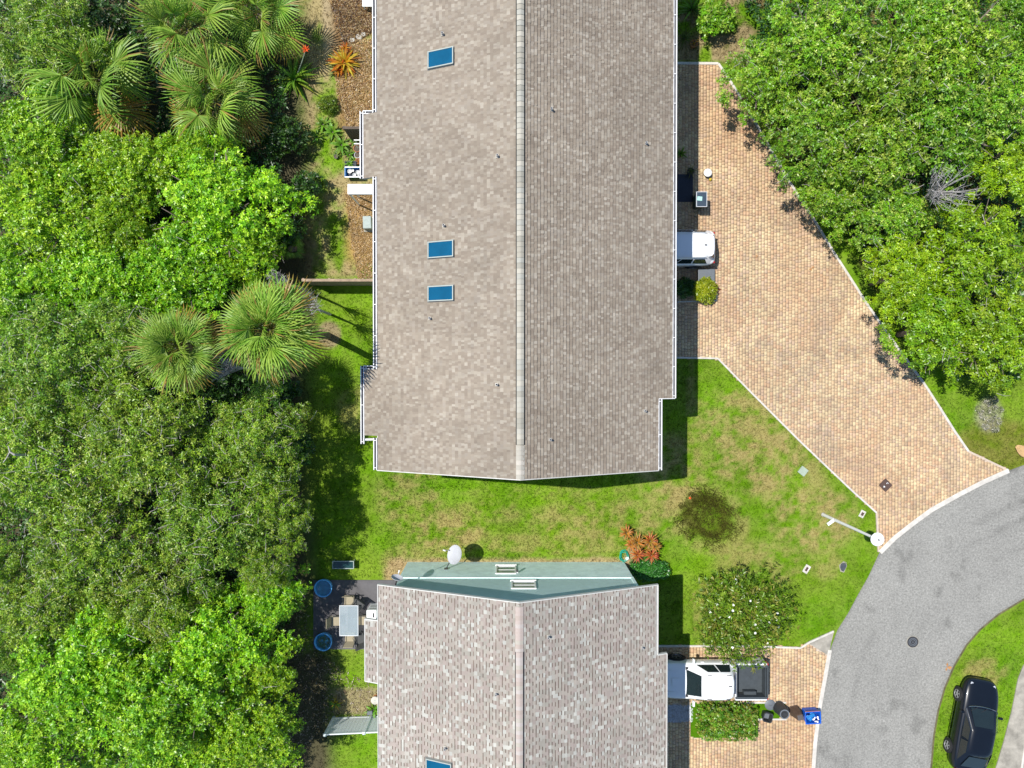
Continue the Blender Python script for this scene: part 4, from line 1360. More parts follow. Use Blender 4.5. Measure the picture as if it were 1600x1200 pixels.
# ================================================================== rosette plants
LEAFM = {}
def blade_mesh(key, c0, c1, L=1.0, Wd=.1, arch=.35, seg=4):
    m = MB()
    vs, fs, cs = [], [], []
    for i in range(seg + 1):
        f = i / seg
        w = Wd * (1 - f) ** .7 * (0.55 + 1.5 * f * (1 - f) + .2) / 1.0 if i < seg else 0.002
        z = L * (0.5 * f - arch * 1.6 * f * f)
        x = L * f
        c = Vector(c0).lerp(Vector(c1), f)
        for y, dz in ((-w, .02), (0, 0), (w, .02)):
            vs.append((x, y, z + dz)); cs.append(tuple(c))
    for i in range(seg):
        for j in range(2):
            fs.append((i * 3 + j, i * 3 + j + 1, i * 3 + j + 4, i * 3 + j + 3))
    m.v, m.f, m.c = vs, fs, cs
    me = m.mesh('leaf'); me.materials.append(MATS['frond'])
    LEAFM[key] = me
blade_mesh('brom', alb(196, 170, 30), alb(236, 130, 20), Wd=.09, arch=.42)
blade_mesh('brom2', alb(206, 190, 40), alb(230, 200, 60), Wd=.09, arch=.40)
blade_mesh('brom3', alb(200, 110, 20), alb(190, 60, 16), Wd=.09, arch=.36)
blade_mesh('agave', alb(90, 156, 40), alb(150, 196, 60), Wd=.07, arch=.34)
blade_mesh('agave2', alb(110, 160, 40), alb(176, 190, 50), Wd=.07, arch=.40)
blade_mesh('flax', alb(100, 134, 60), alb(150, 150, 80), Wd=.028, arch=.36)
blade_mesh('cro1', alb(206, 146, 54), alb(236, 150, 66), Wd=.10, arch=.36)
blade_mesh('cro2', alb(190, 120, 50), alb(236, 110, 70), Wd=.10, arch=.36)
blade_mesh('cro3', alb(130, 120, 40), alb(226, 170, 80), Wd=.10, arch=.36)
blade_mesh('herb', alb(96, 160, 30), alb(130, 186, 50), Wd=.17, arch=.45)
blade_mesh('herb2', alb(84, 140, 34), alb(150, 176, 60), Wd=.15, arch=.40)
def rosette(parent, c, n, L, keys, seed, tilt=(0.05, 1.15)):
    rng = random.Random(seed)
    for i in range(n):
        f = i / max(1, n - 1)
        a = i * 2.39996 + rng.uniform(-.25, .25)
        el = tilt[1] * (1 - f) + tilt[0] * f - .2
        o = np_obj('leaf', LEAFM[rng.choice(keys)], None, parent)
        o.matrix_local = Matrix.Translation(Vector(c)) @ Matrix.Rotation(a, 4, 'Z') @ Matrix.Rotation(-el * .9, 4, 'Y') @ Matrix.Scale(L * rng.uniform(.8, 1.12), 4)
def plant(name, label, px, py, n, L, keys, seed, cat='plant', z0=.05, group=None):
    p = P(px, py, 0)
    t = thing(name, label, cat, (p.x, p.y, 0), 0, group)
    MB().tube([(0, 0, -.03), (0, 0, z0 + .08)], [.05, .03], 6).build('stem', 'bark', t, local=True)
    rosette(t, (0, 0, z0), n, L, keys, seed)
    return t
t = plant('bromeliad', 'large yellow and orange bromeliad beside the mulch bed', 540, 100, 44, .92, ['brom', 'brom2', 'brom2', 'brom'], 1)
rosette(t, (-.15, -.1, .22), 16, .38, ['brom3', 'brom'], 2); rosette(t, (.02, .72, .15), 14, .36, ['brom3', 'brom'], 3); rosette(t, (-.32, -.42, .15), 16, .42, ['brom3', 'brom'], 4)
t = plant('agave', 'large green agave with a tall orange flower spike', 462, 126, 34, 1.35, ['agave', 'agave', 'agave', 'agave2'], 5)
f0 = P(478, 77, 1.9); b0 = P(462, 126, 0)
fv = Vector((f0.x - b0.x, f0.y - b0.y, 1.9))
MB().tube([(0, 0, .1), tuple(fv * .55 + Vector((.05, 0, .1))), tuple(fv)], [.03, .022, .018], 6).build('flower_stalk', 'utility_green', t, local=True)
m = MB()
_q = random.Random(3)
for i in range(26):
    a, e = _q.uniform(0, 6.28), _q.uniform(-.2, 1.2)
    d = Vector((math.cos(a) * math.cos(e), math.sin(a) * math.cos(e), math.sin(e)))
    m.tube([tuple(fv), tuple(fv + d * .11), tuple(fv + d * .21)], [.012, .022, .003], 5)
m.build('flower', 'flower_orange', t, local=True)
plant('flax_plant', 'spiky green plant half in the shade of the big roof, at the top edge', 1080, 17, 40, .95, ['flax', 'agave', 'flax'], 6)
plant('flax_plant', 'spiky brownish plant in shade above the driveway end', 1068, 62, 30, .85, ['flax'], 7)
p = P(515, 168, .3)
shrub('shrub', 'small rounded yellow-green shrub below the bromeliad', blob(.5, .45, .7, 6, .3, 2), .12, .035, 7, [alb(146, 170, 40), alb(120, 156, 34), alb(110, 140, 44)], 'leaf', tuple(P(515, 166, 0)), dens=60, seed=61)
for i, (px, py, n, L, lab) in enumerate([
        (506, 196, 16, .55, 'broad-leaved herb next below the small rounded shrub'),
        (521, 208, 18, .62, 'broad-leaved herb left of the dark fence panel'),
        (535, 228, 18, .66, 'broad-leaved herb at the lower end of the dark fence panel'),
        (497, 215, 14, .5, 'broad-leaved herb at the left of the herb border'),
        (547, 243, 12, .42, 'broad-leaved herb touching the dark planter trough'),
        (527, 242, 8, .28, 'small round herb standing alone in the sand beside the pots'),
        (553, 222, 10, .36, 'broad-leaved herb at the foot of the white rails'),
        (525, 1098, 14, .42, 'yellow-green herb above the white vinyl fence'),
        (584, 1108, 12, .5, 'green herb against the small house wall by the white fence')]):
    plant('herb', lab, px, py, n, L, ['herb', 'herb2'] if i != 7 else ['brom2', 'herb'], 70 + i)
# croton bed by the small house
for i, (px, py, L, ks) in enumerate([(979, 833, .42, ['cro1', 'cro3', 'cro1']), (996, 848, .5, ['cro1', 'cro3']), (1016, 846, .46, ['cro1', 'cro2', 'cro3']), (996, 868, .44, ['cro2', 'cro2', 'cro1']),
                                     (1018, 868, .46, ['cro2', 'cro2', 'cro3']), (1024, 855, .38, ['cro3', 'cro1']), (986, 852, .36, ['cro1'])]):
    labs = ['orange croton farthest from the wall, at the tip of the bed', 'orange croton in the middle of the bed by the hose', 'orange-brown croton at the upper right of the bed', 'red croton beside the green hose',
            'red croton next above the dark green bush', 'brownish croton at the right side of the bed', 'small orange croton just above the green hose']
    z = .75
    q = P(px, py, z)
    t = thing('croton', labs[i], 'shrub', (q.x, q.y, 0), 0, 'crotons beside the small house')
    MB().tube([(0, 0, -.03), (.02, 0, z * .5), (0, 0, z)], [.03, .025, .02], 6).build('stem', 'bark', t, local=True)
    rosette(t, (0, 0, z - .1), 22, L, ks, 90 + i); rosette(t, (.05, .04, z - .3), 14, L, ks, 190 + i, tilt=(0, .5))
HEDGE_G = [alb(64, 140, 44), alb(80, 158, 54), alb(52, 118, 40), alb(96, 172, 64)]
shrub('bush', 'dense dark green bush between the crotons and the small house', blob(.95, .6, .95, 14, .38, 5), .11, .05, 6, HEDGE_G, 'leaf', tuple(P(1011, 886, 0)), dens=60, seed=62, cat='bush')
# yellow-green bush and shaded hedge by the parked suv
shrub('bush', 'yellow-green trimmed bush beside the white SUV', blob(.6, .62, .95, 12, .3, 6), .14, .055, 6, [alb(186, 200, 30), alb(160, 184, 26), alb(204, 210, 48)], 'leaf', tuple(P(1097, 455, 0)), dens=55, seed=63, cat='bush')
shrub('bush', 'dark green low hedge in the house shade beside the yellow-green bush', blob(.55, .5, .7, 10, .28, 7), .13, .06, 6, DK, 'leaf', tuple(P(1070, 452, 0)), dens=45, seed=64, cat='bush')
t = plant('croton', 'small orange croton tucked behind the yellow-green bush', 1114, 452, 18, .42, ['brom3', 'cro2', 'cro1'], 98, cat='shrub')
# clipped hedge by the pickup
pa, pb = P(1088, 1106, 0.0), P(1176, 1146, 0)
hp = []
q_ = random.Random(8)
for i in range(9):
    for j in range(5):
        for z in (.32, .78):
            hp.append(((i / 8 - .5) * 2.35, (j / 4 - .5) * 1.15, z + q_.uniform(-.05, .05), .27))
hc = P(1131, 1118, 0)
shrub('hedge', 'clipped green hedge beside the white pickup', hp, .12, .055, 6, [alb(100, 160, 30), alb(128, 178, 40), alb(84, 138, 32), alb(150, 176, 60), alb(150, 150, 60)], 'leaf', (hc.x, hc.y, 0), dens=26, seed=65, cat='hedge', stem=.012)
# round flowering tree by the pickup
rng = np.random.default_rng(77)
TC = P(1162, 962, 2.0)
t = thing('flowering_tree', 'round green tree with small white flowers beside the white pickup', 'tree', (TC.x, TC.y, 0))
c, n = crown_points(2.45, 1.8, 70, .40, 20, rng)
out = c[:, :2] / (np.linalg.norm(c[:, :2], axis=1, keepdims=True) + .3)
n[:, :2] += out * .9
FC = [alb(116, 166, 36), alb(132, 182, 42), alb(100, 148, 36), alb(156, 196, 56), alb(170, 176, 76)]
sh_c, sh_n = [], []
for i in range(120):
    a = i * 2.39996; f = math.sqrt((i + .5) / 120)
    wb = 1 + .13 * math.sin(3 * a + .5) + .10 * math.sin(5 * a + 2)
    b0_ = np.array([math.cos(a) * f * 1.9 * wb, math.sin(a) * f * 1.9 * wb, -.55 - f * f * .9])
    d_ = np.array([math.cos(a) * (.25 + f), math.sin(a) * (.25 + f), .75 - .35 * f]); d_ /= np.linalg.norm(d_)
    ln = rng.uniform(.45, .95)
    for j in range(6):
        sh_c.append(b0_ + d_ * ln * j / 5); sh_n.append(d_)
cr_parts = merge([leaves_np(c, n, .19, .055, 6, rng, np.array(FC), el=(.2, 1.1)), leaves_np(np.array(sh_c), np.array(sh_n), .20, .055, 7, rng, np.array(FC), el=(.5, 1.1))])
np_obj('crown', np_mesh('crown', *cr_parts), 'leaf', t, (0, 0, 3.1))
m = tree_trunk(1.5, 2.4, 3.0, random.Random(4), 9)
m.build('trunk', 'bark', t, local=True, smooth=60)
fl = MB()
fm = MB()
for k_ in range(5):
    a = k_ * 1.2566
    d = Vector((math.cos(a), math.sin(a), .15)); s = Vector((-d.y, d.x, 0)) * .035
    fm.add([(0, 0, 0), tuple(d * .05 + s), tuple(d * .085), tuple(d * .05 - s)], [(0, 1, 2, 3)])
fme = fm.mesh('flower'); fme.materials.append(MATS['petal'])
idx = rng.choice(np.where(n[:, 2] > .9)[0], 24)
for i in idx:
    o = np_obj('flower', fme, None, t, (c[i, 0], c[i, 1], c[i, 2] + 3.1 + .24))
    o.rotation_euler = (random.uniform(-.5, .5), random.uniform(-.5, .5), random.uniform(0, 6)); o.scale = (.8, .8, .8)

# ================================================================== lawn grass (too many blades to count)
def grass(name, label, n, area_fn, h=(.035, .08), seed=1, colf=None, bl=3, w=.016, box=(450, 0, 1600, 1200)):
    rng = np.random.default_rng(seed)
    x0, y1 = P(box[0], box[1]).x, P(box[0], box[1]).y
    x1, y0 = P(box[2], box[3]).x, P(box[2], box[3]).y
    x = rng.uniform(x0, x1, n); y = rng.uniform(y0, y1, n)
    px, py = PX(x, y)
    ok = area_fn(px, py, x, y)
    x, y = x[ok], y[ok]
    n = len(x)
    c = ground_col(x, y) if colf is None else colf(x, y)
    c = c * (1 + rng.normal(0, .24, n))[:, None] * 1.06
    Vs = np.zeros((n, bl, 3, 3)); 
    a = rng.uniform(0, 6.28, (n, bl)); hh = rng.uniform(*h, (n, bl)); ln = rng.uniform(.2, 1.1, (n, bl)) * hh
    bx_ = x[:, None] + rng.normal(0, .03, (n, bl)); by_ = y[:, None] + rng.normal(0, .03, (n, bl))
    sx, sy = -np.sin(a) * w, np.cos(a) * w
    Vs[:, :, 0] = np.stack([bx_ - sx, by_ - sy, np.zeros_like(bx_)], -1)
    Vs[:, :, 1] = np.stack([bx_ + sx, by_ + sy, np.zeros_like(bx_)], -1)
    Vs[:, :, 2] = np.stack([bx_ + np.cos(a) * ln, by_ + np.sin(a) * ln, hh], -1)
    F_ = np.arange(n * bl * 3).reshape(-1, 3)
    C_ = np.repeat(np.clip(c, .003, .8), bl * 3, axis=0)
    o = np_obj(name, np_mesh(name, Vs.reshape(-1, 3), F_, C_), 'grass')
    tag(o, label, 'grass', kind='stuff')
    return o
LAWN = [[(585, 740), (1040, 740), (1040, 560), (1121, 562), (1172, 614), (1250, 692), (1330, 768), (1368, 803), (1371, 866), (1354, 900), (1336, 932), (1322, 960), (1302, 984), (1264, 1001), (1250, 1010), (1015, 1007), (1015, 880), (600, 905), (500, 900), (470, 600), (480, 455), (600, 455), (600, 740)],
        [(455, 0), (600, 0), (600, 437), (455, 437)],
        [(490, 1016), (610, 1016), (610, 1200), (490, 1200)],
        [(1440, 600), (1600, 560), (1600, 722), (1576, 734), (1514, 704)],
        [(1458, 1200), (1461, 1150), (1468, 1112), (1479, 1077), (1494, 1042), (1514, 1010), (1535, 986), (1600, 940), (1600, 1045), (1586, 1060), (1577, 1110), (1564, 1160), (1550, 1200)],
        [(1300, 330), (1400, 400), (1445, 600), (1408, 550), (1355, 475)],
        [(1060, 0), (1200, 0), (1140, 100), (1060, 96)]]
def lawn_area(px, py, x, y):
    ok = np.zeros(px.shape, dtype=bool)
    for p_ in LAWN:
        ok |= inpoly(px, py, p_)
    thin = np.where(px < 600, 0.55, 1.0)
    n = fbm(x, y, .8, 51, 2)
    return ok & (np.random.default_rng(4).random(len(px)) < thin * (0.55 + .9 * n))
grass('lawn_grass', 'short green and straw coloured lawn grass round the houses', 230000, lawn_area, seed=3, box=(450, 0, 1600, 1200))
def tufted(px, py, x, y):  # dark taller tufts over the darkened oval
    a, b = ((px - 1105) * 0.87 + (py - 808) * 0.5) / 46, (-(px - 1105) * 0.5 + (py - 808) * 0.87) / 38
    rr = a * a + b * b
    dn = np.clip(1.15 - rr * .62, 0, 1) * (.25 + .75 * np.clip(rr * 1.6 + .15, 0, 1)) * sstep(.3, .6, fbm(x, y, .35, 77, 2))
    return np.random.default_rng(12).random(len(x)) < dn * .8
grass('dark_tufts', 'dark rank oval patch of taller grass in the lawn', 22000, tufted, h=(.04, .15), seed=5, bl=3, w=.012, box=(1030, 730, 1180, 890),
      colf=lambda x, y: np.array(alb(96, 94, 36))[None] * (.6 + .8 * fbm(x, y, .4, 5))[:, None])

# ================================================================== vehicles (built along +x = front, z up)
def car_ring(x, w, zb, zs, zt, cr=.02):
    half = [(0, zb), (w * .80, zb), (w * .96, zb + .08), (w, zb + (zs - zb) * .45), (w * .99, zs - .06), (w * .955, zs), (w * .80, zt), (w * .4, zt + cr * .8)]
    pts = [(x, y, z) for y, z in half] + [(x, 0, zt + cr)] + [(x, -y, z) for y, z in half[:0:-1]]
    return pts
def wheel(parent, x, y, r, wd, sgn, rim='rim'):
    M = Matrix.Translation((x, y, r)) @ Matrix.Rotation(-sgn * math.pi / 2, 4, 'X')
    w_ = MB().lathe([(r * .62, -wd / 2), (r * .93, -wd / 2), (r, -wd * .3), (r, wd * .3), (r * .93, wd / 2), (r * .62, wd / 2)], 28, M=M, close=False).build('wheel', 'tyre', parent, local=True, smooth=40)
    m = MB()
    m.lathe([(r * .66, wd * .52), (r * .62, wd * .53), (r * .60, wd * .45)], 28, M=M, close=False)
    MB().lathe([(r * .60, wd * .40), (r * .60, wd * .44), (.02, wd * .44)], 24, M=M).build('hub_plate', 'dark_hole', w_, local=True)
    for i in range(5):
        a = i * 2 * math.pi / 5
        m.box(math.cos(a) * r * .33, math.sin(a) * r * .33, wd * .49, r * .56, r * .15, wd * .10, a, M=M)
    m.lathe([(r * .13, wd * .42), (r * .13, wd * .53), (.01, wd * .53)], 14, M=M)
    m.build('rim', rim, w_, local=True, smooth=40)
def arch(parent, x, y, r, sgn):
    M = Matrix.Translation((x, y, r)) @ Matrix.Rotation(-sgn * math.pi / 2, 4, 'X')
    MB().lathe([(r * 1.16, -.05), (r * 1.16, .012), (r * .5, .012)], 24, M=M).build('wheel_arch', 'car_trim', parent, local=True, smooth=40)
def cabin(parent, bot, top, paint, glass='glass_dark', name='cabin', crown=.035, front_in=(.10, .10), mats=('windshield', 'rear_window'), side_panes=((.06, .47), (.53, .94)), sz=(.14, .88)):
    """bot/top: (x_rear, x_front, half_w, z)"""
    (br, bf, bw, bz), (tr, tf, tw, tz) = bot, top
    def ring(r_, f_, w_, z_, bow):
        return [(f_ - bow * .0, w_ * .92, z_), (f_ + bow, w_ * .4, z_), (f_ + bow, -w_ * .4, z_), (f_, -w_ * .92, z_), (f_ - .10, -w_, z_), ((r_ + f_) / 2, -w_ * 1.015, z_), (r_ + .20, -w_ * .985, z_),
                (r_ + .03, -w_ * .80, z_), (r_ - bow * .7, -w_ * .4, z_), (r_ - bow * .7, w_ * .4, z_), (r_ + .03, w_ * .80, z_), (r_ + .20, w_ * .985, z_), ((r_ + f_) / 2, w_ * 1.015, z_), (f_ - .10, w_, z_)][::-1]
    rings = [ring(br, bf, bw, bz, .10), ring(tr - .02, tf + .02, tw * 1.02, tz - .05, .05), ring(tr + .03, tf - .03, tw * .93, tz, .04), ring(tr + .14 * (tf - tr), tf - .14 * (tf - tr), tw * .68, tz + crown * .75, .03), ring(tr + .34 * (tf - tr), tf - .34 * (tf - tr), tw * .3, tz + crown, .0)]
    MB().loft(rings).build(name, paint, parent, local=True, smooth=50)
    B = lambda s, f: Vector((s, f, 0))
    def lerp3(a, b, t): return a.lerp(b, t)
    def panel(pn, a, b, c, d, n, u=(.06, .94), v=(.08, .92), off=.012):
        a, b, c, d = map(Vector, (a, b, c, d))
        f = lambda s, t: a.lerp(b, s).lerp(d.lerp(c, s), t)
        q = [f(u[0], v[0]), f(u[1], v[0]), f(u[1], v[1]), f(u[0], v[1])]
        nn = (q[1] - q[0]).cross(q[3] - q[0]).normalized()
        if nn.dot(Vector(n)) < 0: nn = -nn
        m = MB()
        qq = [p + nn * off for p in q]
        m.slab([tuple(p - nn * .01) for p in qq], nn * .012)
        m.build(pn, glass, parent, local=True)
    zt = tz - .05
    panel('windshield', (bf + .10, bw * .86, bz), (bf + .10, -bw * .86, bz), (tf + .05, -tw * .88, zt), (tf + .05, tw * .88, zt), (1, 0, .5), off=.02)
    panel('rear_window', (br - .07, bw * .84, bz), (br - .07, -bw * .84, bz), (tr - .05, -tw * .84, zt), (tr - .05, tw * .84, zt), (-1, 0, .5), v=(.16, .92), off=.025)
    for s in (1, -1):
        a, b = (bf - .10, s * bw * 1.01, bz), (br + .08, s * bw * 1.01, bz)
        c, d = (tr + .06, s * tw * 1.03, zt), (tf - .08, s * tw * 1.03, zt)
        for u in side_panes:
            panel('side_window', a, b, c, d, (0, s, .2), u=u, v=sz, off=.012)

# ---- black sedan
def sedan():
    fr = P(1500, 1084, .32); rr_ = P(1484, 1165, .32)
    hd = math.atan2(fr.y - rr_.y, fr.x - rr_.x)
    fwd = Vector((math.cos(hd), math.sin(hd), 0)); rgt = Vector((fwd.y, -fwd.x, 0))
    mid = (fr + rr_) / 2 + rgt * .79
    t = thing('parked_car', 'glossy black sedan parked on the grass strip by the road', 'car', (mid.x, mid.y, 0), hd)
    st = [(-2.36, .55, .42, .72, .80), (-2.26, .74, .30, .86, .95), (-1.95, .86, .22, .93, 1.02), (-1.5, .90, .20, .94, 1.02), (-.8, .91, .19, .92, .98), (.2, .91, .19, .90, .95), (.85, .91, .19, .87, .95), (1.3, .91, .2, .82, .92),
          (1.75, .88, .21, .76, .85), (2.1, .80, .24, .68, .76), (2.3, .66, .30, .60, .66), (2.38, .48, .38, .53, .58)]
    MB().loft([car_ring(*s) for s in st]).build('body', 'car_black', t, local=True, smooth=180, subsurf=1)
    cabin(t, (-2.02, .98, .79, .93), (-1.18, .10, .60, 1.40), 'car_black')
    for x in (-1.34, 1.34):
        for s in (1, -1):
            arch(t, x, s * .905, .32, s); wheel(t, x, s * .84, .32, .21, s, 'rim_dark')
    for s in (1, -1):
        MB().box(2.02, s * .60, .70, .34, .16, .06, s * -.45).build('headlight', 'headlight', t, local=True, bevel=.02)
        MB().box(-2.22, s * .58, .88, .12, .34, .1, s * .3).build('tail_light', 'lamp_lens', t, local=True, bevel=.02)
        m = MB().box(.72, s * .98, .98, .12, .2, .12); m.build('mirror', 'car_black', t, local=True, bevel=.03)
        MB().tube([(.95, s * .80, .955), (.45, s * .70, 1.20), (.05, s * .64, 1.37)], .009, 6).build('trim_strip', 'chrome', t, local=True)
        MB().box(0, s * .915, .25, 2.0, .03, .03).build('sill_strip', 'chrome', t, local=True)
    MB().tube([(1.02, .7, .965), (1.1, .35, .975), (1.12, 0, .98), (1.1, -.35, .975), (1.02, -.7, .965)], .02, 6).build('cowl_strip', 'chrome', t, local=True)
    m = MB()
    for s in (.25, -.25):
        m.tube([(1.08, s, .99), (.85, s + .35, 1.045)], .012, 5)
    m.build('wipers', 'car_trim', t, local=True)
    MB().lathe([(.02, 0), (.015, .05), (.002, .09)], 8, (-1.25, 0, 1.40)).build('aerial', 'car_trim', t, local=True)
sedan()

# ---- white pickup, nose to the west
def pickup():
    xr = P(1199, 1060, 1.0).x
    yc = (P(1100, 1028, .5).y + P(1100, 1094, 1.1).y) / 2
    L = 5.35
    t = thing('pickup_truck', 'white crew-cab pickup with dark bed on the lower driveway', 'pickup', (xr - L / 2, yc, 0), math.pi)
    h = L / 2
    st = [(h - .0, .60, .45, .85, .92), (h - .06, .80, .40, .95, 1.03), (h - .3, .90, .36, 1.02, 1.10), (h - .9, .93, .36, 1.05, 1.15), (h - 1.35, .93, .36, 1.08, 1.19), (h - 1.5, .93, .36, 1.08, 1.18),
          (h - 3.60, .93, .36, 1.08, 1.16), (h - 3.68, .93, .36, 1.08, 1.14)]
    b = MB().loft([car_ring(*s) for s in st[::-1]]).build('body', 'car_white', t, local=True, smooth=180, subsurf=1)
    m = MB().box(h - .75, 0, 1.172, .42, .40, .035); m.build('hood_scoop', 'car_white', b, local=True, bevel=.015)
    for s in (1, -1):
        MB().box(h - .68, s * .52, 1.145, 1.05, .05, .03).build('hood_crease', 'car_white', b, local=True, bevel=.014)
    cabin(t, (h - 3.62, h - 1.28, .85, 1.10), (h - 3.42, h - 2.0, .64, 1.76), 'car_white', side_panes=((.16, .56), (.60, .94)), sz=(.08, .86))
    MB().box(h - 1.30, 0, 1.155, .16, 1.50, .04).build('cowl', 'car_trim', t, local=True, bevel=.015)
    m = MB()
    for i in range(6):
        m.box(h - 2.72, -.4 + i * .16, 1.80, 1.15, .03, .012)
    m.build('roof_ribs', 'car_white', t, local=True)
    m = MB()
    for s in (1, -1):
        for x in (h - 2.25, h - 3.2):
            m.box(x, s * .585, 1.775, .22, .022, .02)
    m.box(h - 3.25, -.06, 1.805, .14, .045, .03)
    m.build('roof_clips', 'car_trim', t, local=True)
    # bed
    x0, x1 = -h + .06, h - 3.70
    m = MB()
    for s in (1, -1):
        m.box((x0 + x1) / 2, s * .855, .78, x1 - x0, .15, .80)
    m.box(x1 - .03, 0, .78, .06, 1.56, .80)
    bed = m.build('bed', 'car_white', t, local=True, bevel=.03, smooth=60)
    m = MB()
    m.box((x0 + x1) / 2, 0, .62, x1 - x0 - .02, 1.55, .06)
    for s in (1, -1):
        m.box((x0 + x1) / 2, s * .765, .90, x1 - x0, .028, .54)
        m.box((x0 + x1) / 2 - .02, s * .66, .80, .62, .17, .30)
        m.box((x0 + x1) / 2, s * .79, 1.195, x1 - x0, .12, .025)
    m.box(x1 - .08, 0, .92, .04, 1.54, .56)
    m.box(x0 + .07, 0, .90, .04, 1.5, .52)
    m.build('bed_liner', 'bedliner', t, local=True, bevel=.02, smooth=60)
    MB().box(-h + .035, 0, .88, .07, 1.62, .60).build('tailgate', 'bedliner', t, local=True, bevel=.02)
    MB().box(-h - .05, 0, .52, .16, 1.7, .16).build('bumper', 'car_trim', t, local=True, bevel=.03)
    MB().box(h + .02, 0, .60, .16, 1.6, .22).build('bumper', 'car_trim', t, local=True, bevel=.04)
    for x in (h - .95, -h + 1.15):
        for s in (1, -1):
            arch(t, x, s * .925, .39, s); wheel(t, x, s * .86, .39, .25, s)
    for s in (1, -1):
        m = MB().box(h - 1.60, s * 1.06, 1.22, .12, .26, .2); m.build('mirror', 'car_white', t, local=True, bevel=.04)
        MB().box(h - .12, s * .62, .92, .18, .34, .16).build('headlight', 'headlight', t, local=True, bevel=.03)
        MB().box(-h + .03, s * .86, .95, .1, .12, .34).build('tail_light', 'lamp_lens', t, local=True, bevel=.02)
        for x in (h - 2.1, h - 3.1):
            MB().box(x, s * .935, .98, .18, .03, .035).build('door_handle', 'car_white', t, local=True)
    m = MB()
    for s in (.3, -.3):
        m.tube([(h - 1.36, s, 1.20), (h - 1.6, s + .3, 1.40)], .012, 5)
    m.build('wipers', 'car_trim', t, local=True)
pickup()

# ---- white SUV half under the large house
def suv():
    xr = P(1117, 386, .9).x
    yc = (P(1090, 359, 1.0).y + P(1090, 415, .75).y) / 2
    L = 4.5; h = L / 2
    t = thing('parked_suv', 'white SUV half hidden under the large house eave', 'car', (xr - L / 2, yc, 0), math.pi)
    st = [(h, .55, .45, .80, .88), (h - .08, .76, .36, .90, .98), (h - .35, .86, .28, .98, 1.05), (h - .9, .89, .25, 1.02, 1.09), (h - 1.2, .90, .25, 1.03, 1.10), (-.3, .90, .25, 1.03, 1.08), (-h + .55, .89, .26, 1.04, 1.10), (-h + .18, .84, .30, 1.02, 1.12), (-h + .03, .74, .40, .95, 1.05), (-h, .60, .48, .85, .95)]
    MB().loft([car_ring(*s) for s in st[::-1]]).build('body', 'car_white', t, local=True, smooth=180, subsurf=1)
    cabin(t, (-h + .14, h - 1.12, .83, 1.05), (-h + .50, h - 1.95, .61, 1.62), 'car_white', side_panes=((.08, .38), (.41, .66), (.69, .93)), sz=(.12, .80))
    MB().prism([(-h + .52, .56), (-h + .34, .53), (-h + .25, .42), (-h + .22, .2), (-h + .22, -.2), (-h + .25, -.42), (-h + .34, -.53), (-h + .52, -.56)], 1.575, 1.615).build('spoiler', 'car_white', t, local=True, bevel=.012)
    MB().box(-h + .66, .0, 1.664, .12, .05, .05).build('aerial', 'car_trim', t, local=True, bevel=.01)
    for s in (1, -1):
        MB().tube([(h - 2.0, s * .60, 1.63), (h - 2.1, s * .61, 1.68), (-h + .75, s * .60, 1.68), (-h + .62, s * .59, 1.63)], .018, 6).build('roof_rail', 'silver', t, local=True)
        MB().box(-h + .07, s * .68, .88, .10, .2, .16, s * .35).build('tail_light', 'lamp_lens', t, local=True, bevel=.03)
        MB().box(h - .2, s * .62, .84, .22, .3, .14, -s * .3).build('headlight', 'headlight', t, local=True, bevel=.03)
        MB().box(h - 1.35, s * .98, 1.10, .14, .22, .16).build('mirror', 'car_white', t, local=True, bevel=.04)
        for x in (-1.32, 1.32):
            arch(t, x, s * .888, .34, s); wheel(t, x, s * .82, .34, .22, s)
    MB().box(-h - .02, 0, .52, .10, 1.45, .2).build('bumper', 'car_trim', t, local=True, bevel=.04)
suv()

# ================================================================== street furniture
def street_lamp():
    b = P(1286, 804, 0)
    hh = 5.35
    hd = P(1371.5, 843, hh)
    t = thing('street_lamp', 'tall white street lamp with a flat round head', 'street lamp', (b.x, b.y, 0))
    tp = Vector((hd.x - b.x, hd.y - b.y, hh))
    MB().tube([(0, 0, -.03), (tp.x * .5, tp.y * .5, hh * .5), (tp.x, tp.y, hh - .12)], [.085, .07, .055], 14).build('pole', 'white_metal', t, local=True, smooth=50)
    MB().lathe([(.11, 0), (.11, .02), (.09, .03)], 16).build('base_plate', 'concrete_old', t, local=True)
    M = Matrix.Translation(tp)
    hd_ = MB().lathe([(.06, -.14), (.12, -.12), (.285, -.05), (.30, -.02), (.27, .02), (.12, .05), (.03, .06)], 28, M=M).build('lamp_head', 'white_metal', t, local=True, smooth=40)
    MB().lathe([(.035, .055), (.035, .11), (.01, .12)], 10, M=M).build('photocell', 'dark_metal', hd_, local=True)
    z = 1.25
    c = Vector((tp.x * z / hh, tp.y * z / hh, z))
    dv = (P(1303, 826, z) - P(1314, 818, z)).normalized()
    m = MB().box(c.x + dv.x * .2, c.y + dv.y * .2, z, .42, .16, .02, math.atan2(dv.y, dv.x))
    m.build('sign_plate', 'white_paint', t, local=True)
street_lamp()
def flat_box(name, label, cat, px, py, sx, sy, h, rz, m_, lid=None, lm=None, z=0.0, group=None):
    p = P(px, py, z)
    t = thing(name, label, cat, (p.x, p.y, z), rz, group)
    MB().box(0, 0, h / 2 - .02, sx, sy, h + .04).build('frame', m_, t, local=True, bevel=.012)
    if lid:
        MB().box(0, 0, h + .006, sx * lid[0], sy * lid[1], .012).build('lid', lm, t, local=True)
    return t
flat_box('meter_box', 'concrete meter box with dark lid near the driveway corner', 'meter box', 1347, 803, .38, .26, .04, R(62), 'concrete', (.45, .5), 'iron')
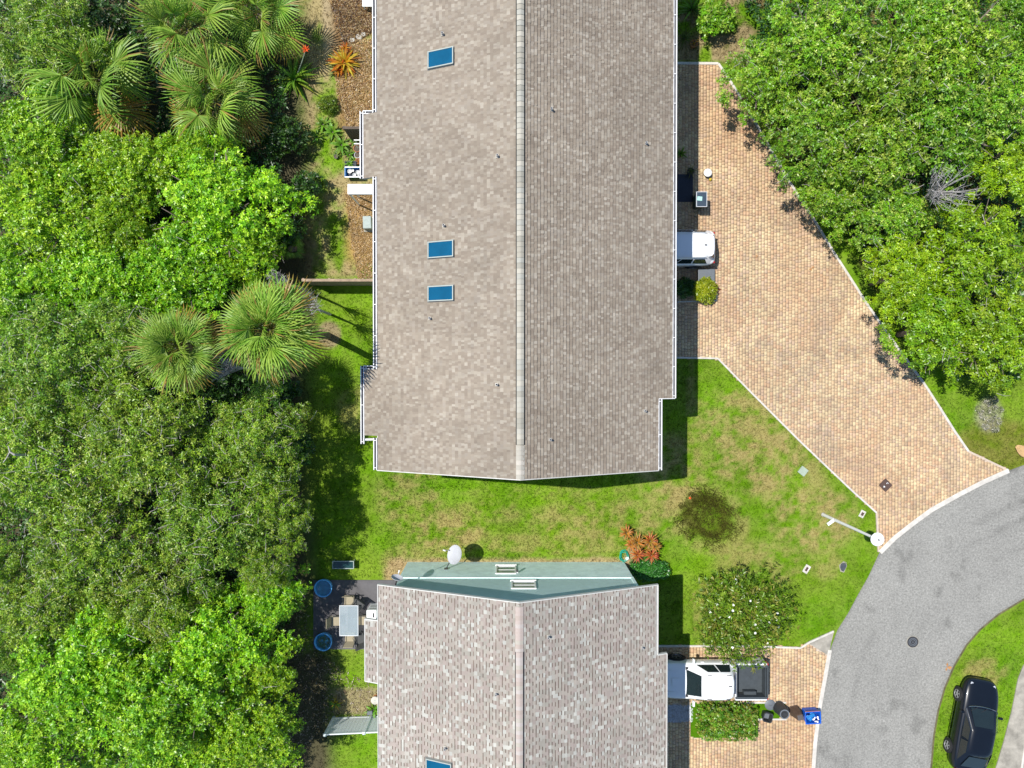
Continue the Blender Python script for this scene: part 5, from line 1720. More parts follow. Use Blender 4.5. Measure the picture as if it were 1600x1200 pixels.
flat_box('meter_box', 'pale meter box with dark lid in the middle of the front lawn', 'meter box', 1260, 889, .44, .28, .04, R(58), 'concrete', (.5, .4), 'iron')
flat_box('utility_box', 'pale green utility box on the front lawn', 'utility box', 1254, 736, .40, .40, .10, R(-38), 'utility_green', (.8, .8), 'utility_green')
p = P(1317, 886, 0)
t = thing('valve_cover', 'dark slate-coloured rounded cover on the lawn near the road', 'cover', (p.x, p.y, 0))
MB().prism([(.0, .22), (.13, .2), (.17, .06), (.1, -.12), (.02, -.24), (-.1, -.16), (-.15, 0), (-.1, .17)], -.02, .035).build('lid', 'slate', t, local=True, bevel=.012)
MB().prism([(-.2, .1), (.02, .3), (.18, .24), (.2, .04), (.05, -.28), (-.14, -.22)], -.03, .012).build('collar', 'concrete_old', t, local=True)
# brown access cover in the driveway, with its two pale marks
p = P(1383.5, 758, .06)
t = thing('access_cover', 'brown square metal cover set in the paving stones', 'cover', (p.x, p.y, .06), R(45))
MB().box(0, 0, .006, .50, .50, .03).build('frame', 'iron', t, local=True)
MB().box(0, 0, .018, .44, .44, .02).build('plate', 'iron', t, local=True)
m = MB()
for i in range(9):
    a0, a1 = R(-60 + i * 26), R(-60 + (i + 1) * 26)
    m.prism([(.12 + math.cos(a0) * .05, .0 + math.sin(a0) * .05), (.12 + math.cos(a1) * .05, math.sin(a1) * .05), (.12 + math.cos(a1) * .028, math.sin(a1) * .028), (.12 + math.cos(a0) * .028, math.sin(a0) * .028)], .026, .032)
m.box(-.12, .02, .029, .10, .02, .006, .5); m.box(-.12, -.02, .029, .08, .022, .006, -.7); m.box(-.09, 0, .031, .03, .06, .006)
m.build('mark', 'white_paint', t, local=True)
p = P(1426, 1003, .012)
t = thing('manhole_cover', 'round dark manhole cover in the road', 'manhole', (p.x, p.y, .012))
MB().lathe([(.32, -.02), (.32, .008), (.30, .012)], 32).build('rim', 'concrete_old', t, local=True)
pl_ = MB().lathe([(.285, .0), (.285, .018), (.24, .02)], 32).build('plate', 'manhole', t, local=True)
m = MB()
for r_ in (.21, .14):
    m.lathe([(r_, .018), (r_, .027), (r_ - .025, .027), (r_ - .025, .018)], 28, close=False)
m.lathe([(.03, .018), (.03, .028)], 12)
m.build('rings', 'bin_grey', pl_, local=True)

# ---- bins by the lower driveway
def at_(px, py, z=0.0): 
    return tuple(P(px, py, z))
x_, y_, _ = at_(1203, 1101, .06)
t = thing('bin_lid', 'round grey bin lid lying on the planting strip', 'bin lid', (x_, y_, .055))
MB().lathe([(.27, .0), (.275, .04), (.25, .06), (.10, .085), (.02, .09)], 28).build('lid', 'bin_grey', t, local=True, smooth=40)
MB().tube([(-.07, 0, .08), (-.05, 0, .12), (.05, 0, .12), (.07, 0, .08)], .014, 6).build('handle', 'bin_grey', t, local=True)
x_, y_, _ = at_(1195, 1115, .06)
t = thing('small_bin', 'small square black bin beside the grey bin lid', 'bin', (x_, y_, .055), R(-14))
def sq(w, z): return [(-w, -w * .7, z), (-w * .7, -w, z), (w * .7, -w, z), (w, -w * .7, z), (w, w * .7, z), (w * .7, w, z), (-w * .7, w, z), (-w, w * .7, z)]
MB().loft([sq(.17, 0), sq(.23, .42), sq(.245, .43), sq(.245, .46), sq(.20, .46), sq(.17, .2)]).build('body', 'bin_black', t, local=True)
MB().box(0.01, 0, .21, .26, .26, .02).build('liner', 'bin_grey', t, local=True)
x_, y_, _ = at_(1217, 1105, .06)
t = thing('trash_can', 'round black trash can standing upside down on the planting strip', 'trash can', (x_, y_, .055))
MB().lathe([(.33, 0), (.33, .04), (.31, .05), (.25, .74), (.235, .76), (.21, .76), (.205, .72), (.10, .72), (.09, .75), (.01, .75)], 28).build('body', 'bin_black', t, local=True, smooth=40)
MB().lathe([(.24, .75), (.245, .775), (.19, .775), (.185, .76)], 28, close=False).build('base_ring', 'bin_grey', t, local=True, smooth=40)
for s in (1, -1):
    MB().tube([(s * .27, -.07, .14), (s * .33, -.06, .13), (s * .33, .06, .13), (s * .27, .07, .14)], .015, 6).build('handle', 'bin_black', t, local=True)
x_, y_, _ = at_(1241, 1110, .06)
t = thing('brown_bin', 'brown square bin standing upside down beside the blue tub', 'bin', (x_, y_, .06), R(12))
MB().loft([sq(.26, 0), sq(.26, .04), sq(.24, .05), sq(.155, .74), sq(.14, .76)]).build('body', 'bin_brown', t, local=True)
m = MB()
for i in range(6):
    m.box(-.11 + i * .044, 0, .765, .016, .25, .02)
m.build('base_ribs', 'bin_grey', t, local=True)
x_, y_, _ = at_(1263, 1113, .06)
t = thing('recycling_tub', 'bright blue recycling tub with white emblem at the road edge', 'tub', (x_, y_, .06), R(3))
def rc(w, d, z): return [(-w, -d, z), (w, -d, z), (w, d, z), (-w, d, z)]
MB().loft([rc(.32, .25, 0), rc(.34, .27, .03), rc(.36, .28, .55), rc(.40, .32, .56), rc(.40, .32, .60), rc(.35, .27, .60), rc(.31, .23, .08)]).build('body', 'blue_bright', t, local=True, bevel=.02)
m = MB()
_q = random.Random(9)
for i in range(7):
    m.box(_q.uniform(-.22, .2), _q.uniform(-.15, .15), .42 + i * .015, _q.uniform(.15, .3), _q.uniform(.1, .2), .05, _q.uniform(0, 3))
m.build('bags', 'blue_plastic', t, local=True, bevel=.02)
m = MB()
for i in range(3):
    a = i * 2.094 + .5
    c = (.14 + math.cos(a) * .10, -.08 + math.sin(a) * .10)
    m.box(c[0], c[1], .60, .16, .06, .012, a + math.pi / 2); m.box(c[0] + math.cos(a + 1.2) * .07, c[1] + math.sin(a + 1.2) * .07, .606, .08, .08, .012, a + .4)
m.build('emblem', 'white_paint', t, local=True)
MB().box(-.02, .335, .585, .74, .02, .03).build('rim_strip', 'terracotta', t, local=True)

# ---- by the big house on the driveway
x_, y_, _ = at_(1088, 319, .06)
t = thing('wheeled_bin', 'dark wheeled bin with blue-grey lid and mint sticker on the driveway', 'bin', (x_, y_, .06), 0)
MB().loft([rc(.20, .28, .02), rc(.27, .36, .95)]).build('body', 'bin_green', t, local=True, bevel=.02)
ld = MB().loft([rc(.275, .37, .95), rc(.28, .375, .985), rc(.22, .3, 1.02)]).build('lid', 'bin_lid', t, local=True, bevel=.015)
m = MB()
for a in ((-.255, 0, .03, .74), (.255, 0, .03, .74)):
    m.box(a[0], a[1], 1.0, a[2], a[3], .035)
m.box(0, -.36, 1.0, .48, .03, .035); m.box(0, .36, 1.0, .48, .03, .035)
m.build('lid_rim', 'silver', ld, local=True)
MB().box(-.10, .03, 1.028, .24, .20, .012, -.08).build('sticker', 'mint', ld, local=True)
for s in (1, -1):
    M = Matrix.Translation((s * .22, .32, .10)) @ Matrix.Rotation(math.pi / 2, 4, 'Y')
    MB().lathe([(.10, -.025), (.10, .025)], 16, M=M).build('wheel', 'tyre', t, local=True)
x_, y_, _ = at_(1104, 272, .06)
t = thing('lidded_bucket', 'white ribbed bucket standing on the driveway', 'bucket', (x_, y_, .06))
MB().lathe([(.15, 0), (.175, .22)], 20).build('body', 'bin_black', t, local=True, smooth=40)
l_ = MB().lathe([(.20, .21), (.205, .25), (.17, .28), (.02, .29)], 20).build('lid', 'white_paint', t, local=True, smooth=30)
m = MB()
for i in range(7):
    m.box(-.13 + i * .043, 0, .282, .016, .26 - abs(i - 3) * .04, .014, .3)
m.build('lid_ribs', 'white_paint', l_, local=True)
x_, y_, _ = at_(1109.5, 281, .06)
t = thing('yellow_ball', 'small yellow toy beside the white bucket', 'toy', (x_, y_, .06))
MB().lathe([(.01, 0), (.06, .02), (.075, .07), (.05, .12), (.01, .13)], 14).build('body', 'yellow', t, local=True, smooth=180)
MB().lathe([(.025, .12), (.02, .16), (.004, .165)], 10).build('knob', 'yellow', t, local=True, smooth=40)
x_, y_, _ = at_(1068, 294, .06)
t = thing('rubber_mat', 'dark mat on the shaded pavers beside the big house', 'mat', (x_, y_, .06))
MB().box(0, 0, .012, .95, 1.4, .024).build('sheet', 'mat_rubber', t, local=True, bevel=.01)
MB().box(0, .55, .03, .8, .06, .012).build('ridge_strip', 'car_trim', t, local=True)
def pot(px, py, r, h, label, m_='terracotta', z=0.0, leaves=0, L=.3, keys=('herb',), seed=0, group=None):
    x_, y_, _ = at_(px, py, z)
    t = thing('plant_pot', label, 'pot', (x_, y_, z), 0, group)
    MB().lathe([(r * .7, 0), (r * .95, h * .85), (r * 1.08, h * .86), (r * 1.08, h), (r * .92, h), (r * .88, h * .85)], 20, close=False).build('pot', m_, t, local=True, smooth=40)
    MB().lathe([(r * .7, .01), (r * .9, h * .86), (.01, h * .87)], 20).build('soil', 'wood_dark', t, local=True)
    if leaves:
        rosette(t, (0, 0, h * .85), leaves, L, list(keys), seed)
    return t
pot(1061, 243, .16, .3, 'plant pot with green plant in the shade of the big roof edge', z=.06, leaves=14, L=.45, keys=('herb2', 'agave'), seed=4)
pot(1077, 270, .17, .3, 'dark pot with drooping plant in the house shade beside the mat', 'bin_black', z=.06, leaves=16, L=.5, keys=('flax',), seed=5)
pot(1082, 72, .17, .3, 'orange clay pot at the shade edge above the driveway', z=0.0, leaves=8, L=.3, keys=('cro1', 'cro3'), seed=6)
# grey slab beside the SUV
x_, y_, _ = at_(1102, 431, .06)
t = thing('deck_box', 'flat grey lidded storage box beside the white SUV', 'storage box', (x_, y_, .06))
MB().box(0, 0, .10, .80, .58, .2).build('body', 'bin_black', t, local=True, bevel=.02)
l_ = MB().box(0, 0, .22, .84, .62, .05).build('lid', 'bin_grey', t, local=True, bevel=.015)
m = MB()
for i in range(8):
    m.box(-.36 + i * .10, 0, .247, .05, .56, .01)
m.build('lid_ribs', 'bin_grey', l_, local=True)
struct(MB().strip(W([(1108, 441), (1118, 441), (1119, 470), (1058, 472)]), .06, .0, .09).build('bed_edging', 'concrete'))
# dry leaves on the paving
def dry_leaf(px, py, s, label, z=.062, cat='leaf'):
    x_, y_, _ = at_(px, py, z)
    t = thing('fallen_leaf', label, cat, (x_, y_, z))
    q = random.Random(int(px))
    m = MB()
    for i in range(5):
        a = q.uniform(0, 6.28)
        d = Vector((math.cos(a), math.sin(a), .12)); sd = Vector((-d.y, d.x, 0)) * .2
        m.add([(0, 0, .01), tuple((d * .5 + sd) * s), tuple(d * s), tuple((d * .5 - sd) * s)], [(0, 1, 2, 3)])
    m.build('blade', 'dry_frond', t, local=True)
dry_leaf(1268, 419, .16, 'dry brown leaf on the middle of the big driveway')
dry_leaf(1182, 401, .10, 'small dry leaf on the driveway right of the white SUV')
dry_leaf(1275, 1076, .14, 'dry brown leaf on the lower driveway by the kerb')
dry_leaf(1480, 1042, .24, 'dry brown twig of leaves lying on the road', z=.014)
x_, y_, _ = at_(1599, 706, 0)
t = thing('dry_palm_sheath', 'curled tan palm sheath on the grass at the right edge', 'palm sheath', (x_, y_, 0), R(-35))
m = MB()
rings = []
for i in range(7):
    f = i / 6; w = .02 + .26 * math.sin(math.pi * (.1 + .85 * f)); x0 = -.5 + f * 1.0
    rings.append([(x0, -w, .10), (x0, -w * .6, .03), (x0, 0, .0), (x0, w * .6, .03), (x0, w, .10), (x0, w * .58, .055), (x0, 0, .02), (x0, -w * .58, .055)])
m.loft(rings).build('sheath', 'cardboard', t, local=True, smooth=180)

# ================================================================== yard on the left of the big house
def board_fence(name, label, x0, x1, y, h, m_, n, cap=True, posts=3, z=0):
    t = thing(name, label, 'fence', ((x0 + x1) / 2, y, 0))
    L = x1 - x0
    bw = L / n
    bm_ = MB().box(0, 0, h / 2, bw - .012, .022, h).mesh('board'); bm_.materials.append(MATS[m_])
    for i in range(n):
        o = np_obj('board', bm_, None, t, (-L / 2 + bw * (i + .5), random.uniform(-.004, .004), random.uniform(-.02, 0.01)))
    for zz in (.35, h - .3):
        MB().box(0, .04, zz, L, .045, .09).build('rail', m_, t, local=True)
    for i in range(posts):
        MB().box(-L / 2 + .05 + (L - .1) * i / (posts - 1), .075, h / 2, .09, .09, h).build('post', m_, t, local=True)
    if cap:
        MB().box(0, .02, h + .02, L + .04, .13, .035).build('cap_rail', m_, t, local=True, bevel=.005)
    return t
fh = 1.85
a, b = P(472, 438.5, fh), P(597, 438.5, fh)
board_fence('wooden_fence', 'long weathered wooden fence between sandy yard and lawn', a.x, b.x, a.y, fh, 'wood', 26, posts=4)
fh = 1.75
a, b = P(536, 200.5, fh), P(580, 200.5, fh)
board_fence('wooden_fence', 'short dark wooden fence panel beside the broad-leaved herbs', a.x, b.x, a.y, fh, 'wood_dark', 9, posts=2)
# white canopy on the wall
zc = 2.35
a, b = P(543, 287.5, zc), P(590, 303.5, zc)
cx, cy = (a.x + b.x) / 2, (a.y + b.y) / 2
t = thing('wall_canopy', 'white flat canopy projecting from the big house wall', 'canopy', (cx, cy, 0))
MB().box(0, 0, zc - .03, b.x - a.x, a.y - b.y, .06).build('panel', 'white_paint', t, local=True, bevel=.01)
for s in (1, -1):
    MB().box(-(b.x - a.x) / 2 + .06, s * ((a.y - b.y) / 2 - .05), zc / 2 - .03, .06, .06, zc - .06).build('post', 'white_paint', t, local=True)
MB().box(0, -(a.y - b.y) / 2 + .02, zc - .13, b.x - a.x - .1, .03, .14).build('under_band', 'wood_dark', t, local=True)  # dark band under one long edge of the panel
# utility box
x_, y_, _ = at_(577, 351, 0)
t = thing('air_conditioner', 'pale grey air-conditioner box on the straw by the big house', 'air conditioner', (x_ , y_, 0), R(2))
MB().box(0, 0, .03, .55, .75, .10).build('pad', 'concrete_old', t, local=True)
MB().box(0, 0, .33, .42, .62, .50).build('case', 'utility_grey', t, local=True, bevel=.02)
MB().lathe([(.17, .58), (.17, .592), (.15, .592), (.15, .585)], 24, close=False).build('fan_ring', 'utility_grey', t, local=True)
MB().box(0, 0, .581, .34, .54, .012).build('grille', 'utility_grey', t, local=True)
# tub with odds and ends, trough, pots
x_, y_, _ = at_(553, 270, .3)
t = thing('blue_tub', 'blue plastic tub full of white crockery by the white canopy', 'tub', (x_, y_, 0))
MB().loft([rc(.34, .17, .0), rc(.42, .23, .38), rc(.45, .26, .39), rc(.45, .26, .42), rc(.40, .21, .42), rc(.34, .16, .10)]).build('body', 'blue_plastic', t, local=True, bevel=.02)
MB().box(0, 0, .16, .66, .30, .02).build('floor', 'slate', t, local=True)
q_ = random.Random(2)
for i, (dx, dy, r_) in enumerate([(-.22, .08, .11), (.02, -.10, .09), (.2, .02, .10), (.22, -.11, .06), (-.05, .1, .07)]):
    MB().lathe([(r_ * .5, .18), (r_, .30), (r_ * .93, .30), (r_ * .45, .2)], 16, (dx, dy, 0.02 * i)).build('bowl', 'white_paint', t, local=True, smooth=40)
for s in (1, -1):
    MB().box(0, s * .245, .43, .86, .035, .02).build('rim', 'silver', t, local=True)
x_, y_, _ = at_(549, 259, .1)
t = thing('planter_trough', 'dark planter trough standing above the blue tub', 'planter', (x_, y_, 0))
MB().loft([rc(.25, .14, 0), rc(.29, .18, .3), rc(.25, .14, .3), rc(.24, .13, .24)]).build('trough', 'slate', t, local=True)
rosette(t, (-.05, .05, .25), 9, .3, ['herb'], 8)
pot(560, 235, .18, .32, 'larger terracotta pot below the white rails', leaves=0)
pot(560, 244.5, .15, .26, 'white glazed pot between two terracotta pots', 'dish', leaves=0)
pot(561, 254, .14, .24, 'smaller terracotta pot right of the dark planter trough', leaves=6, L=.2, keys=('cro1',), seed=12)
pot(526, 246, .10, .16, 'small black pot on the sand left of the planter trough', 'bin_black', leaves=0)
z = 1.0
a = P(561, 221.5, z)
t = thing('white_rails', 'pair of white rails by the big house below the dark fence', 'railing', (a.x, a.y, 0))
for dy in (.08, -.1):
    MB().box(0, dy, z, .5, .045, .045).build('rail', 'white_paint', t, local=True)
    for s in (1, -1):
        MB().box(s * .2, dy, z / 2, .04, .04, z).build('post', 'white_paint', t, local=True)
# white furniture at the frame's top edge
a = P(577, 3, .45)
t = thing('garden_bench', 'white garden bench at the top edge beside the big house', 'bench', (a.x, a.y, 0))
for i in range(4):
    MB().box(0, -.18 + i * .12, .45, .7, .1, .03).build('slat', 'white_paint', t, local=True)
for sx in (1, -1):
    for sy in (1, -1):
        MB().box(sx * .3, sy * .17, .22, .05, .05, .44).build('leg', 'white_paint', t, local=True)
MB().box(0, .26, .72, .7, .03, .3).build('backrest', 'white_paint', t, local=True)
# stepping stones at the mulch edge and mulch chips
def stone_obj(px, py, s, label, seed):
    x_, y_, _ = at_(px, py, 0)
    q = random.Random(seed)
    n = 8
    poly = [(math.cos(i / n * 6.283) * s * q.uniform(.75, 1.1), math.sin(i / n * 6.283) * s * q.uniform(.7, 1.0)) for i in range(n)]
    o = MB().prism(poly, -.03, .07).build('edging_stone', 'stone', None, bevel=.03)
    o.location = (x_, y_, 0)
    tag(o, label, 'stone', 'flat stones edging the mulch bed')
stone_obj(551, 63, .16, 'flat stone at the left end of the mulch edge', 1)
stone_obj(561, 58, .18, 'flat stone in the middle of the mulch edge', 2)
stone_obj(568, 54, .15, 'flat stone at the right end of the mulch edge, nearest the house', 3)
def litter(name, label, n, poly, cols, size, seed, z=.012, up=.035):
    rng = np.random.default_rng(seed)
    xs = [p[0] for p in poly]; ys_ = [p[1] for p in poly]
    px = rng.uniform(min(xs), max(xs), n); py = rng.uniform(min(ys_), max(ys_), n)
    ok = inpoly(px, py, poly); px, py = px[ok], py[ok]
    n = len(px)
    xy = np.array([tuple(P(a_, b_))[:2] for a_, b_ in zip(px, py)])
    c = np.concatenate([xy, np.full((n, 1), z) + rng.random((n, 1)) * up], 1)
    nr = np.concatenate([rng.normal(0, .25, (n, 2)), np.ones((n, 1))], 1)
    o = np_obj(name, np_mesh(name, *leaves_np(c, nr, size, size * .35, 2, rng, np.array(cols), el=(-.1, .4))), 'leaf_dull')
    tag(o, label, 'mulch', kind='stuff')
litter('mulch', 'brown leaf mulch in the bed beside the big house', 5200, [(517, 0), (585, 0), (585, 48), (552, 66), (538, 66), (526, 40)], [alb(150, 108, 66), alb(120, 84, 52), alb(190, 150, 96), alb(98, 66, 42), alb(204, 176, 130)], .13, 3)
litter('mulch', 'dry straw mulch below the bromeliad', 4200, [(520, 72), (587, 60), (587, 200), (545, 200), (530, 160)], [alb(204, 166, 104), alb(184, 146, 92), alb(160, 120, 74), alb(214, 186, 132)], .12, 4)
litter('leaf_litter', 'fallen leaves on the bare earth beside the patio', 2600, [(455, 860), (500, 1020), (590, 1075), (585, 1120), (500, 1130), (470, 1200), (440, 1200)], [alb(170, 150, 124), alb(140, 116, 92), alb(196, 180, 156), alb(110, 90, 70)], .10, 5)
litter('straw', 'tan straw round the air conditioner', 3000, [(540, 300), (588, 300), (588, 436), (560, 436), (548, 370)], [alb(214, 174, 110), alb(196, 156, 98), alb(222, 190, 130)], .10, 6)
# black lawn edging curve
pts = W([(532, -10), (531, 20), (531, 45), (538, 66)])
MB().strip(pts, .03, -.01, .06).build('lawn_edging', 'bin_black', None)['kind'] = 'structure'
# gravel bed in shade by pickup
rng = np.random.default_rng(9)
ga, gb = P(1043, 1101), P(1082, 1128)
n = 1500
gx_, gy_ = rng.uniform(ga.x, gb.x, n), rng.uniform(gb.y, ga.y, n)
tet = np.array([[1, 0, 0], [-.5, .87, 0], [-.5, -.87, 0], [0, 0, 1.1]]) * .035
ang = rng.random(n) * 6.28
V_ = np.zeros((n, 4, 3))
s_ = rng.uniform(.6, 1.5, n)
for k_ in range(4):
    V_[:, k_, 0] = gx_ + (tet[k_, 0] * np.cos(ang) - tet[k_, 1] * np.sin(ang)) * s_
    V_[:, k_, 1] = gy_ + (tet[k_, 0] * np.sin(ang) + tet[k_, 1] * np.cos(ang)) * s_
    V_[:, k_, 2] = .035 + tet[k_, 2] * s_
F_ = (np.arange(n)[:, None, None] * 4 + np.array([[0, 1, 3], [1, 2, 3], [2, 0, 3]])[None]).reshape(-1, 3)
C_ = np.repeat(np.array([.45, .47, .5])[None] * rng.uniform(.6, 1.4, (n, 1)), 4, 0)
o = np_obj('gravel', np_mesh('gravel', V_.reshape(-1, 3), F_, C_), 'gravel'); tag(o, 'pale gravel in the shade between house and hedge', 'gravel', kind='stuff')
# garden hose coil in the trees' shade
x_, y_, _ = at_(466, 340, .03)
m = MB()
pts = [(math.cos(i / 20 * 6.283 * 1.0) * .22, math.sin(i / 20 * 6.283) * .24, .03 + i * .001) for i in range(21)] + [(-.1, -.25, .03), (-.5, -.1, .03), (-.7, .1, .03)]
t = thing('hose_ring', 'grey hose loop lying in shade at the yard edge', 'hose', (x_, y_, 0))
m.tube(pts, .014, 6).build('hose', 'silver', t, local=True, smooth=60)

# ================================================================== patio by the small house
def tub(px, py, label, wat, seed):
    z = .36
    c = P(px, py, z)
    t = thing('round_tub', label, 'tub', (c.x, c.y, .05), 0)
    r_ = .455
    MB().lathe([(r_ * .86, 0), (r_ * .97, z - .07), (r_ * 1.0, z - .06), (r_, z), (r_ * .9, z), (r_ * .88, z - .03), (r_ * .84, .12)], 36, close=False).build('shell', 'tub_blue', t, local=True, smooth=40)
    MB().lathe([(r_ * .85, .02), (r_ * .88, z - .09), (.02, z - .09)], 36).build('water', wat, t, local=True)
    return t
tub(505, 919, 'blue round tub of water at the upper end of the patio', 'water', 1)
t = tub(505, 1003, 'blue round tub with green water at the lower end of the patio', 'water', 2)
rng = np.random.default_rng(3)
n = 90
aa, rr2 = rng.random(n) * 6.28, np.sqrt(rng.random(n)) * .34
cc_ = np.stack([np.cos(aa) * rr2, np.sin(aa) * rr2, np.full(n, .28)], 1)
np_obj('water_plants', np_mesh('water_plants', *leaves_np(cc_, np.tile([0, 0, 1.0], (n, 1)), .07, .04, 3, rng, np.array([alb(60, 110, 80), alb(90, 130, 90), alb(120, 140, 110)]), el=(-.05, .1))), 'leaf_dull', t)

def patio_table(px0, py0, px1, py1, z, label, name, top_m, frame_m, base_z=.05):
    a, b = P(px0, py0, z), P(px1, py1, z)
    cx, cy = (a.x + b.x) / 2, (a.y + b.y) / 2
    t = thing(name, label, 'table', (cx, cy, base_z))
    w, d = b.x - a.x, a.y - b.y
    zz = z - base_z
    MB().box(0, 0, zz - .012, w - .06, d - .06, .012).build('glass_top', top_m, t, local=True)
    m = MB()
    for s in (1, -1):
        m.box(s * (w / 2 - .02), 0, zz - .015, .04, d, .035); m.box(0, s * (d / 2 - .02), zz - .015, w - .08, .04, .035)
    m.build('rim', frame_m, t, local=True, bevel=.008)
    for sx in (1, -1):
        for sy in (1, -1):
            MB().tube([(sx * (w / 2 - .06), sy * (d / 2 - .06), zz - .03), (sx * (w / 2 - .03), sy * (d / 2 - .03), 0)], .02, 8).build('leg', frame_m, t, local=True)
    return t
patio_table(530, 946, 560, 994, .72, 'rectangular glass patio table between the blue tubs', 'patio_table', 'glass_clear', 'silver')
patio_table(519, 876.5, 553, 889, .42, 'low dark green glass table on the shaded lawn above the patio', 'low_table', 'glass_teal', 'utility_grey', base_z=0.0)
def chair(px, py, rz, label, m_='beige_fabric'):
    p = P(px, py, .45)
    t = thing('patio_chair', label, 'chair', (p.x, p.y, .05), rz, 'chairs round the glass patio table')
    MB().box(0, 0, .40, .50, .50, .03).build('seat', m_, t, local=True, bevel=.01)
    M = Matrix.Translation((0, .27, .66)) @ Matrix.Rotation(R(-14), 4, 'X')
    MB().box(0, 0, 0, .50, .03, .52, M=M).build('backrest', m_, t, local=True, bevel=.01)
    for s in (1, -1):
        MB().tube([(s * .27, -.24, 0), (s * .27, -.24, .60), (s * .27, .22, .62), (s * .27, .32, .9)], .016, 6).build('arm_frame', 'dark_metal', t, local=True)
        MB().tube([(s * .26, .26, 0), (s * .26, .24, .42)], .016, 6).build('leg', 'dark_metal', t, local=True)
    return t
chair(546, 938, 0.0, 'beige chair at the upper end of the glass table')
chair(524, 970, R(90), 'beige chair on the tree side of the glass table')
chair(566, 969, R(-90), 'beige chair between glass table and small house')
chair(547, 996, R(180), 'beige chair at the lower end of the glass table', 'beige_fabric')
chair(560, 944, R(-35), 'dark metal chair standing apart beside the glass table', 'dark_metal')
chair(563, 999, R(200), 'dark metal chair under the small house roof edge', 'dark_metal')
x_, y_, _ = at_(592, 957, 0)
t = thing('white_cabinet', 'white outdoor cabinet half under the small house roof', 'cabinet', (x_ - .15, y_ + .25, .05))
MB().box(0, 0, .55, .5, .5, 1.1).build('case', 'white_paint', t, local=True, bevel=.015)
m = MB()
for i in range(3):
    m.box(.02, .255, .35 + i * .25, .35, .012, .05)
m.box(.1, .0, 1.105, .08, .22, .012)
m.build('vents', 'dark_metal', t, local=True)
# small white disc table
x_, y_, _ = at_(586, 1094, .3)
t = thing('stone_stool', 'round pale stool against the small house wall', 'stool', (x_, y_, 0))
MB().lathe([(.16, 0), (.13, .1), (.16, .3)], 20).build('base', 'terracotta', t, local=True, smooth=40)
l_ = MB().lathe([(.20, .3), (.205, .35), (.19, .36), (.02, .36)], 24).build('top', 'concrete', t, local=True, smooth=40)
MB().lathe([(.03, .36), (.03, .372)], 10).build('knob', 'utility_grey', l_, local=True)
x_, y_, _ = at_(579, 1111, .0)
flat_box('bucket_box', 'small blue-grey box by the stool and the white fence', 'box', 579, 1111, .3, .24, .22, .1, 'slate', (.8, .8), 'bin_grey')
# white vinyl fence
fh = 1.75
a, b = P(509, 1148, fh), P(596, 1144, fh)
t = thing('vinyl_fence', 'white vinyl privacy fence running out from the small house', 'fence', ((a.x + b.x) / 2, (a.y + b.y) / 2, 0), math.atan2(b.y - a.y, b.x - a.x))
L = (b - a).length
n = 16
bme = MB().box(0, 0, (fh - .15) / 2 + .02, L / n - .008, .03, fh - .25).mesh('board'); bme.materials.append(MATS['vinyl'])
for i in range(n):
    np_obj('board', bme, None, t, (-L / 2 + L / n * (i + .5), 0, .06))
for zz in (.12, fh - .05):
    MB().box(0, 0, zz, L, .055, .12).build('rail', 'vinyl', t, local=True, bevel=.006)
for xx in (-L / 2 - .04, L / 2 - .85):
    q = MB().box(xx, 0.0, fh / 2 + .02, .12, .12, fh + .04).build('post', 'vinyl', t, local=True, bevel=.008)
    MB().loft([[(xx + sx * .075, sy * .075, fh + .045) for sx, sy in ((-1, -1), (1, -1), (1, 1), (-1, 1))], [(xx + sx * .02, sy * .02, fh + .10) for sx, sy in ((-1, -1), (1, -1), (1, 1), (-1, 1))]]).build('post_cap', 'vinyl', q, local=True)

# ================================================================== satellite dishes, hose reel
def dish(label, c, face, r_, mount, arm_to, name='satellite_dish', col='dish'):
    """c centre, face = direction the bowl looks, mount = wall/ground point"""
    c, face, mount = Vector(c), Vector(face).normalized(), Vector(mount)
    t = thing(name, label, 'satellite dish', tuple(mount))
    M = Matrix.Translation(c - mount) @ face.to_track_quat('Z', 'Y').to_matrix().to_4x4()
    prof = [(.01, -.02), (r_ * .5, .0), (r_ * .85, .045), (r_, .08), (r_, .095), (r_ * .84, .058), (r_ * .5, .014), (.01, -.005)]
    MB().lathe(prof, 30, M=M).build('reflector', col, t, local=True, smooth=40)
    tip = M @ Vector((0, -r_ * .75, r_ * 1.25)); e0 = M @ Vector((0, -r_ * .9, .05))
    MB().tube([e0, e0.lerp(tip, .5), tip], .018, 6).build('feed_arm', 'silver', t, local=True)
    MB().tube([tip, tip + (M.to_3x3() @ Vector((0, .08, -.10)))], [.04, .03], 8).build('receiver', 'white_paint', t, local=True)
    back = M @ Vector((0, 0, -.03))
    MB().tube([Vector((0, 0, 0)), Vector((back.x * .4, back.y * .5, -.05 + back.z * .5)), back], .028, 8).build('mast', 'dark_metal', t, local=True)
    MB().box(0, 0.0, 0, .16, .04, .22).build('wall_plate', 'dark_metal', t, local=True)
    return t
c = P(712, 867, 1.85)
dish('white satellite dish on an arm from the gable wall, over the lawn', c, (-.62, .30, .72), .47, (P(697, 893, 1.3).x, yw + .03, 1.35), None)
c = P(620, 905, 4.6)
dish('small bluish dish at the roof corner above the patio end', c, (.25, .95, .18), .27, (gx0 + .1, yw + .0, 4.45), None)
x_, y_, _ = at_(973, 868, 0)
t = thing('hose_reel', 'green garden hose heaped by the corner of the small house', 'hose', (x_, y_, 0))
m = MB()
q_ = random.Random(4)
pts = []
for i in range(90):
    a = i * .42
    r_ = .26 + .06 * math.sin(i * .7) + q_.uniform(-.02, .02)
    pts.append((math.cos(a) * r_ * .75 + .05, math.sin(a) * r_, .03 + i * .0016 + q_.uniform(0, .01)))
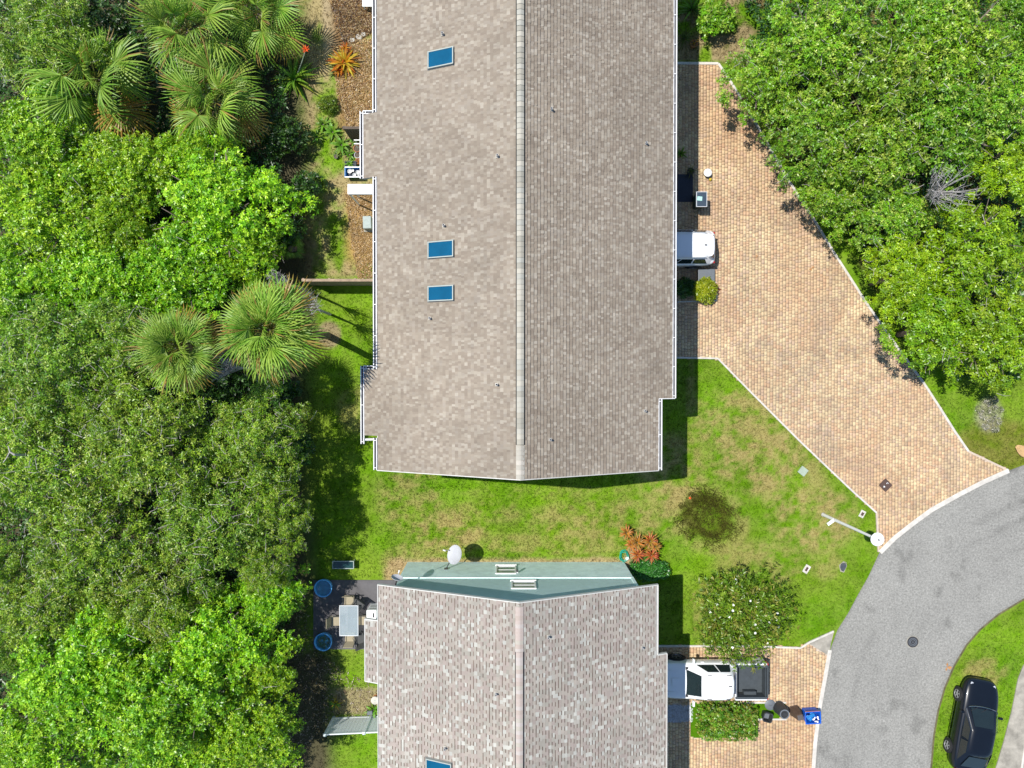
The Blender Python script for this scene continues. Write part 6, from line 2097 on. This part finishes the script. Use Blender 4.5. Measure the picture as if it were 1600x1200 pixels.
m.tube(pts, .016, 5).build('hose', 'hose', t, local=True, smooth=60)
MB().box(.22, -.12, .08, .18, .14, .16, .4).build('reel_case', 'white_paint', t, local=True, bevel=.02)
o = MB().lathe([(.02, 0), (.06, .012), (.07, .04), (.035, .065), (.01, .07)], 14).build('orange_ball', 'flower_orange', None, smooth=180)
o.location = at_(1078, 778, 0); tag(o, 'small orange ball at the edge of the dark oval patch', 'ball')
# bare forked branch on the olive tree at the left edge
c = P(16, 706, 6.9)
t = thing('dead_branch', 'pale forked dead branch on the olive tree at the left edge', 'branch', (c.x, c.y, 6.4))
MB().tube([(.35, -.3, -.6), (.12, -.12, .45), (0, 0, .52), (-.05, .25, .55)], [.05, .045, .035, .02], 6).build('fork', 'twig', t, local=True)
MB().tube([(.0, 0, .52), (-.12, -.25, .55), (-.3, -.45, .5)], [.03, .022, .012], 6).build('side_fork', 'twig', t, local=True)

# undergrowth beneath the thickets; canopy shade put into its dark leaf greens
def undergrowth(label, poly, n, seed, zmax):
    rng = np.random.default_rng(seed)
    xs = [p[0] for p in poly]; ys_ = [p[1] for p in poly]
    px = rng.uniform(min(xs), max(xs), n); py = rng.uniform(min(ys_), max(ys_), n)
    ok = inpoly(px, py, poly); px, py = px[ok], py[ok]
    xy = np.array([tuple(P(a_, b_))[:2] for a_, b_ in zip(px, py)])
    h_ = fbm(xy[:, 0], xy[:, 1], 1.3, seed, 3)
    c = np.concatenate([xy, (.05 + zmax * h_ * rng.uniform(.5, 1, len(h_)))[:, None]], 1)
    nr = np.concatenate([rng.normal(0, .4, (len(xy), 2)), np.ones((len(xy), 1))], 1)
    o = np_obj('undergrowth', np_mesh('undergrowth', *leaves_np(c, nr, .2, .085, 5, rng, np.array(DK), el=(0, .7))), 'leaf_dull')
    tag(o, label, 'undergrowth', kind='stuff')
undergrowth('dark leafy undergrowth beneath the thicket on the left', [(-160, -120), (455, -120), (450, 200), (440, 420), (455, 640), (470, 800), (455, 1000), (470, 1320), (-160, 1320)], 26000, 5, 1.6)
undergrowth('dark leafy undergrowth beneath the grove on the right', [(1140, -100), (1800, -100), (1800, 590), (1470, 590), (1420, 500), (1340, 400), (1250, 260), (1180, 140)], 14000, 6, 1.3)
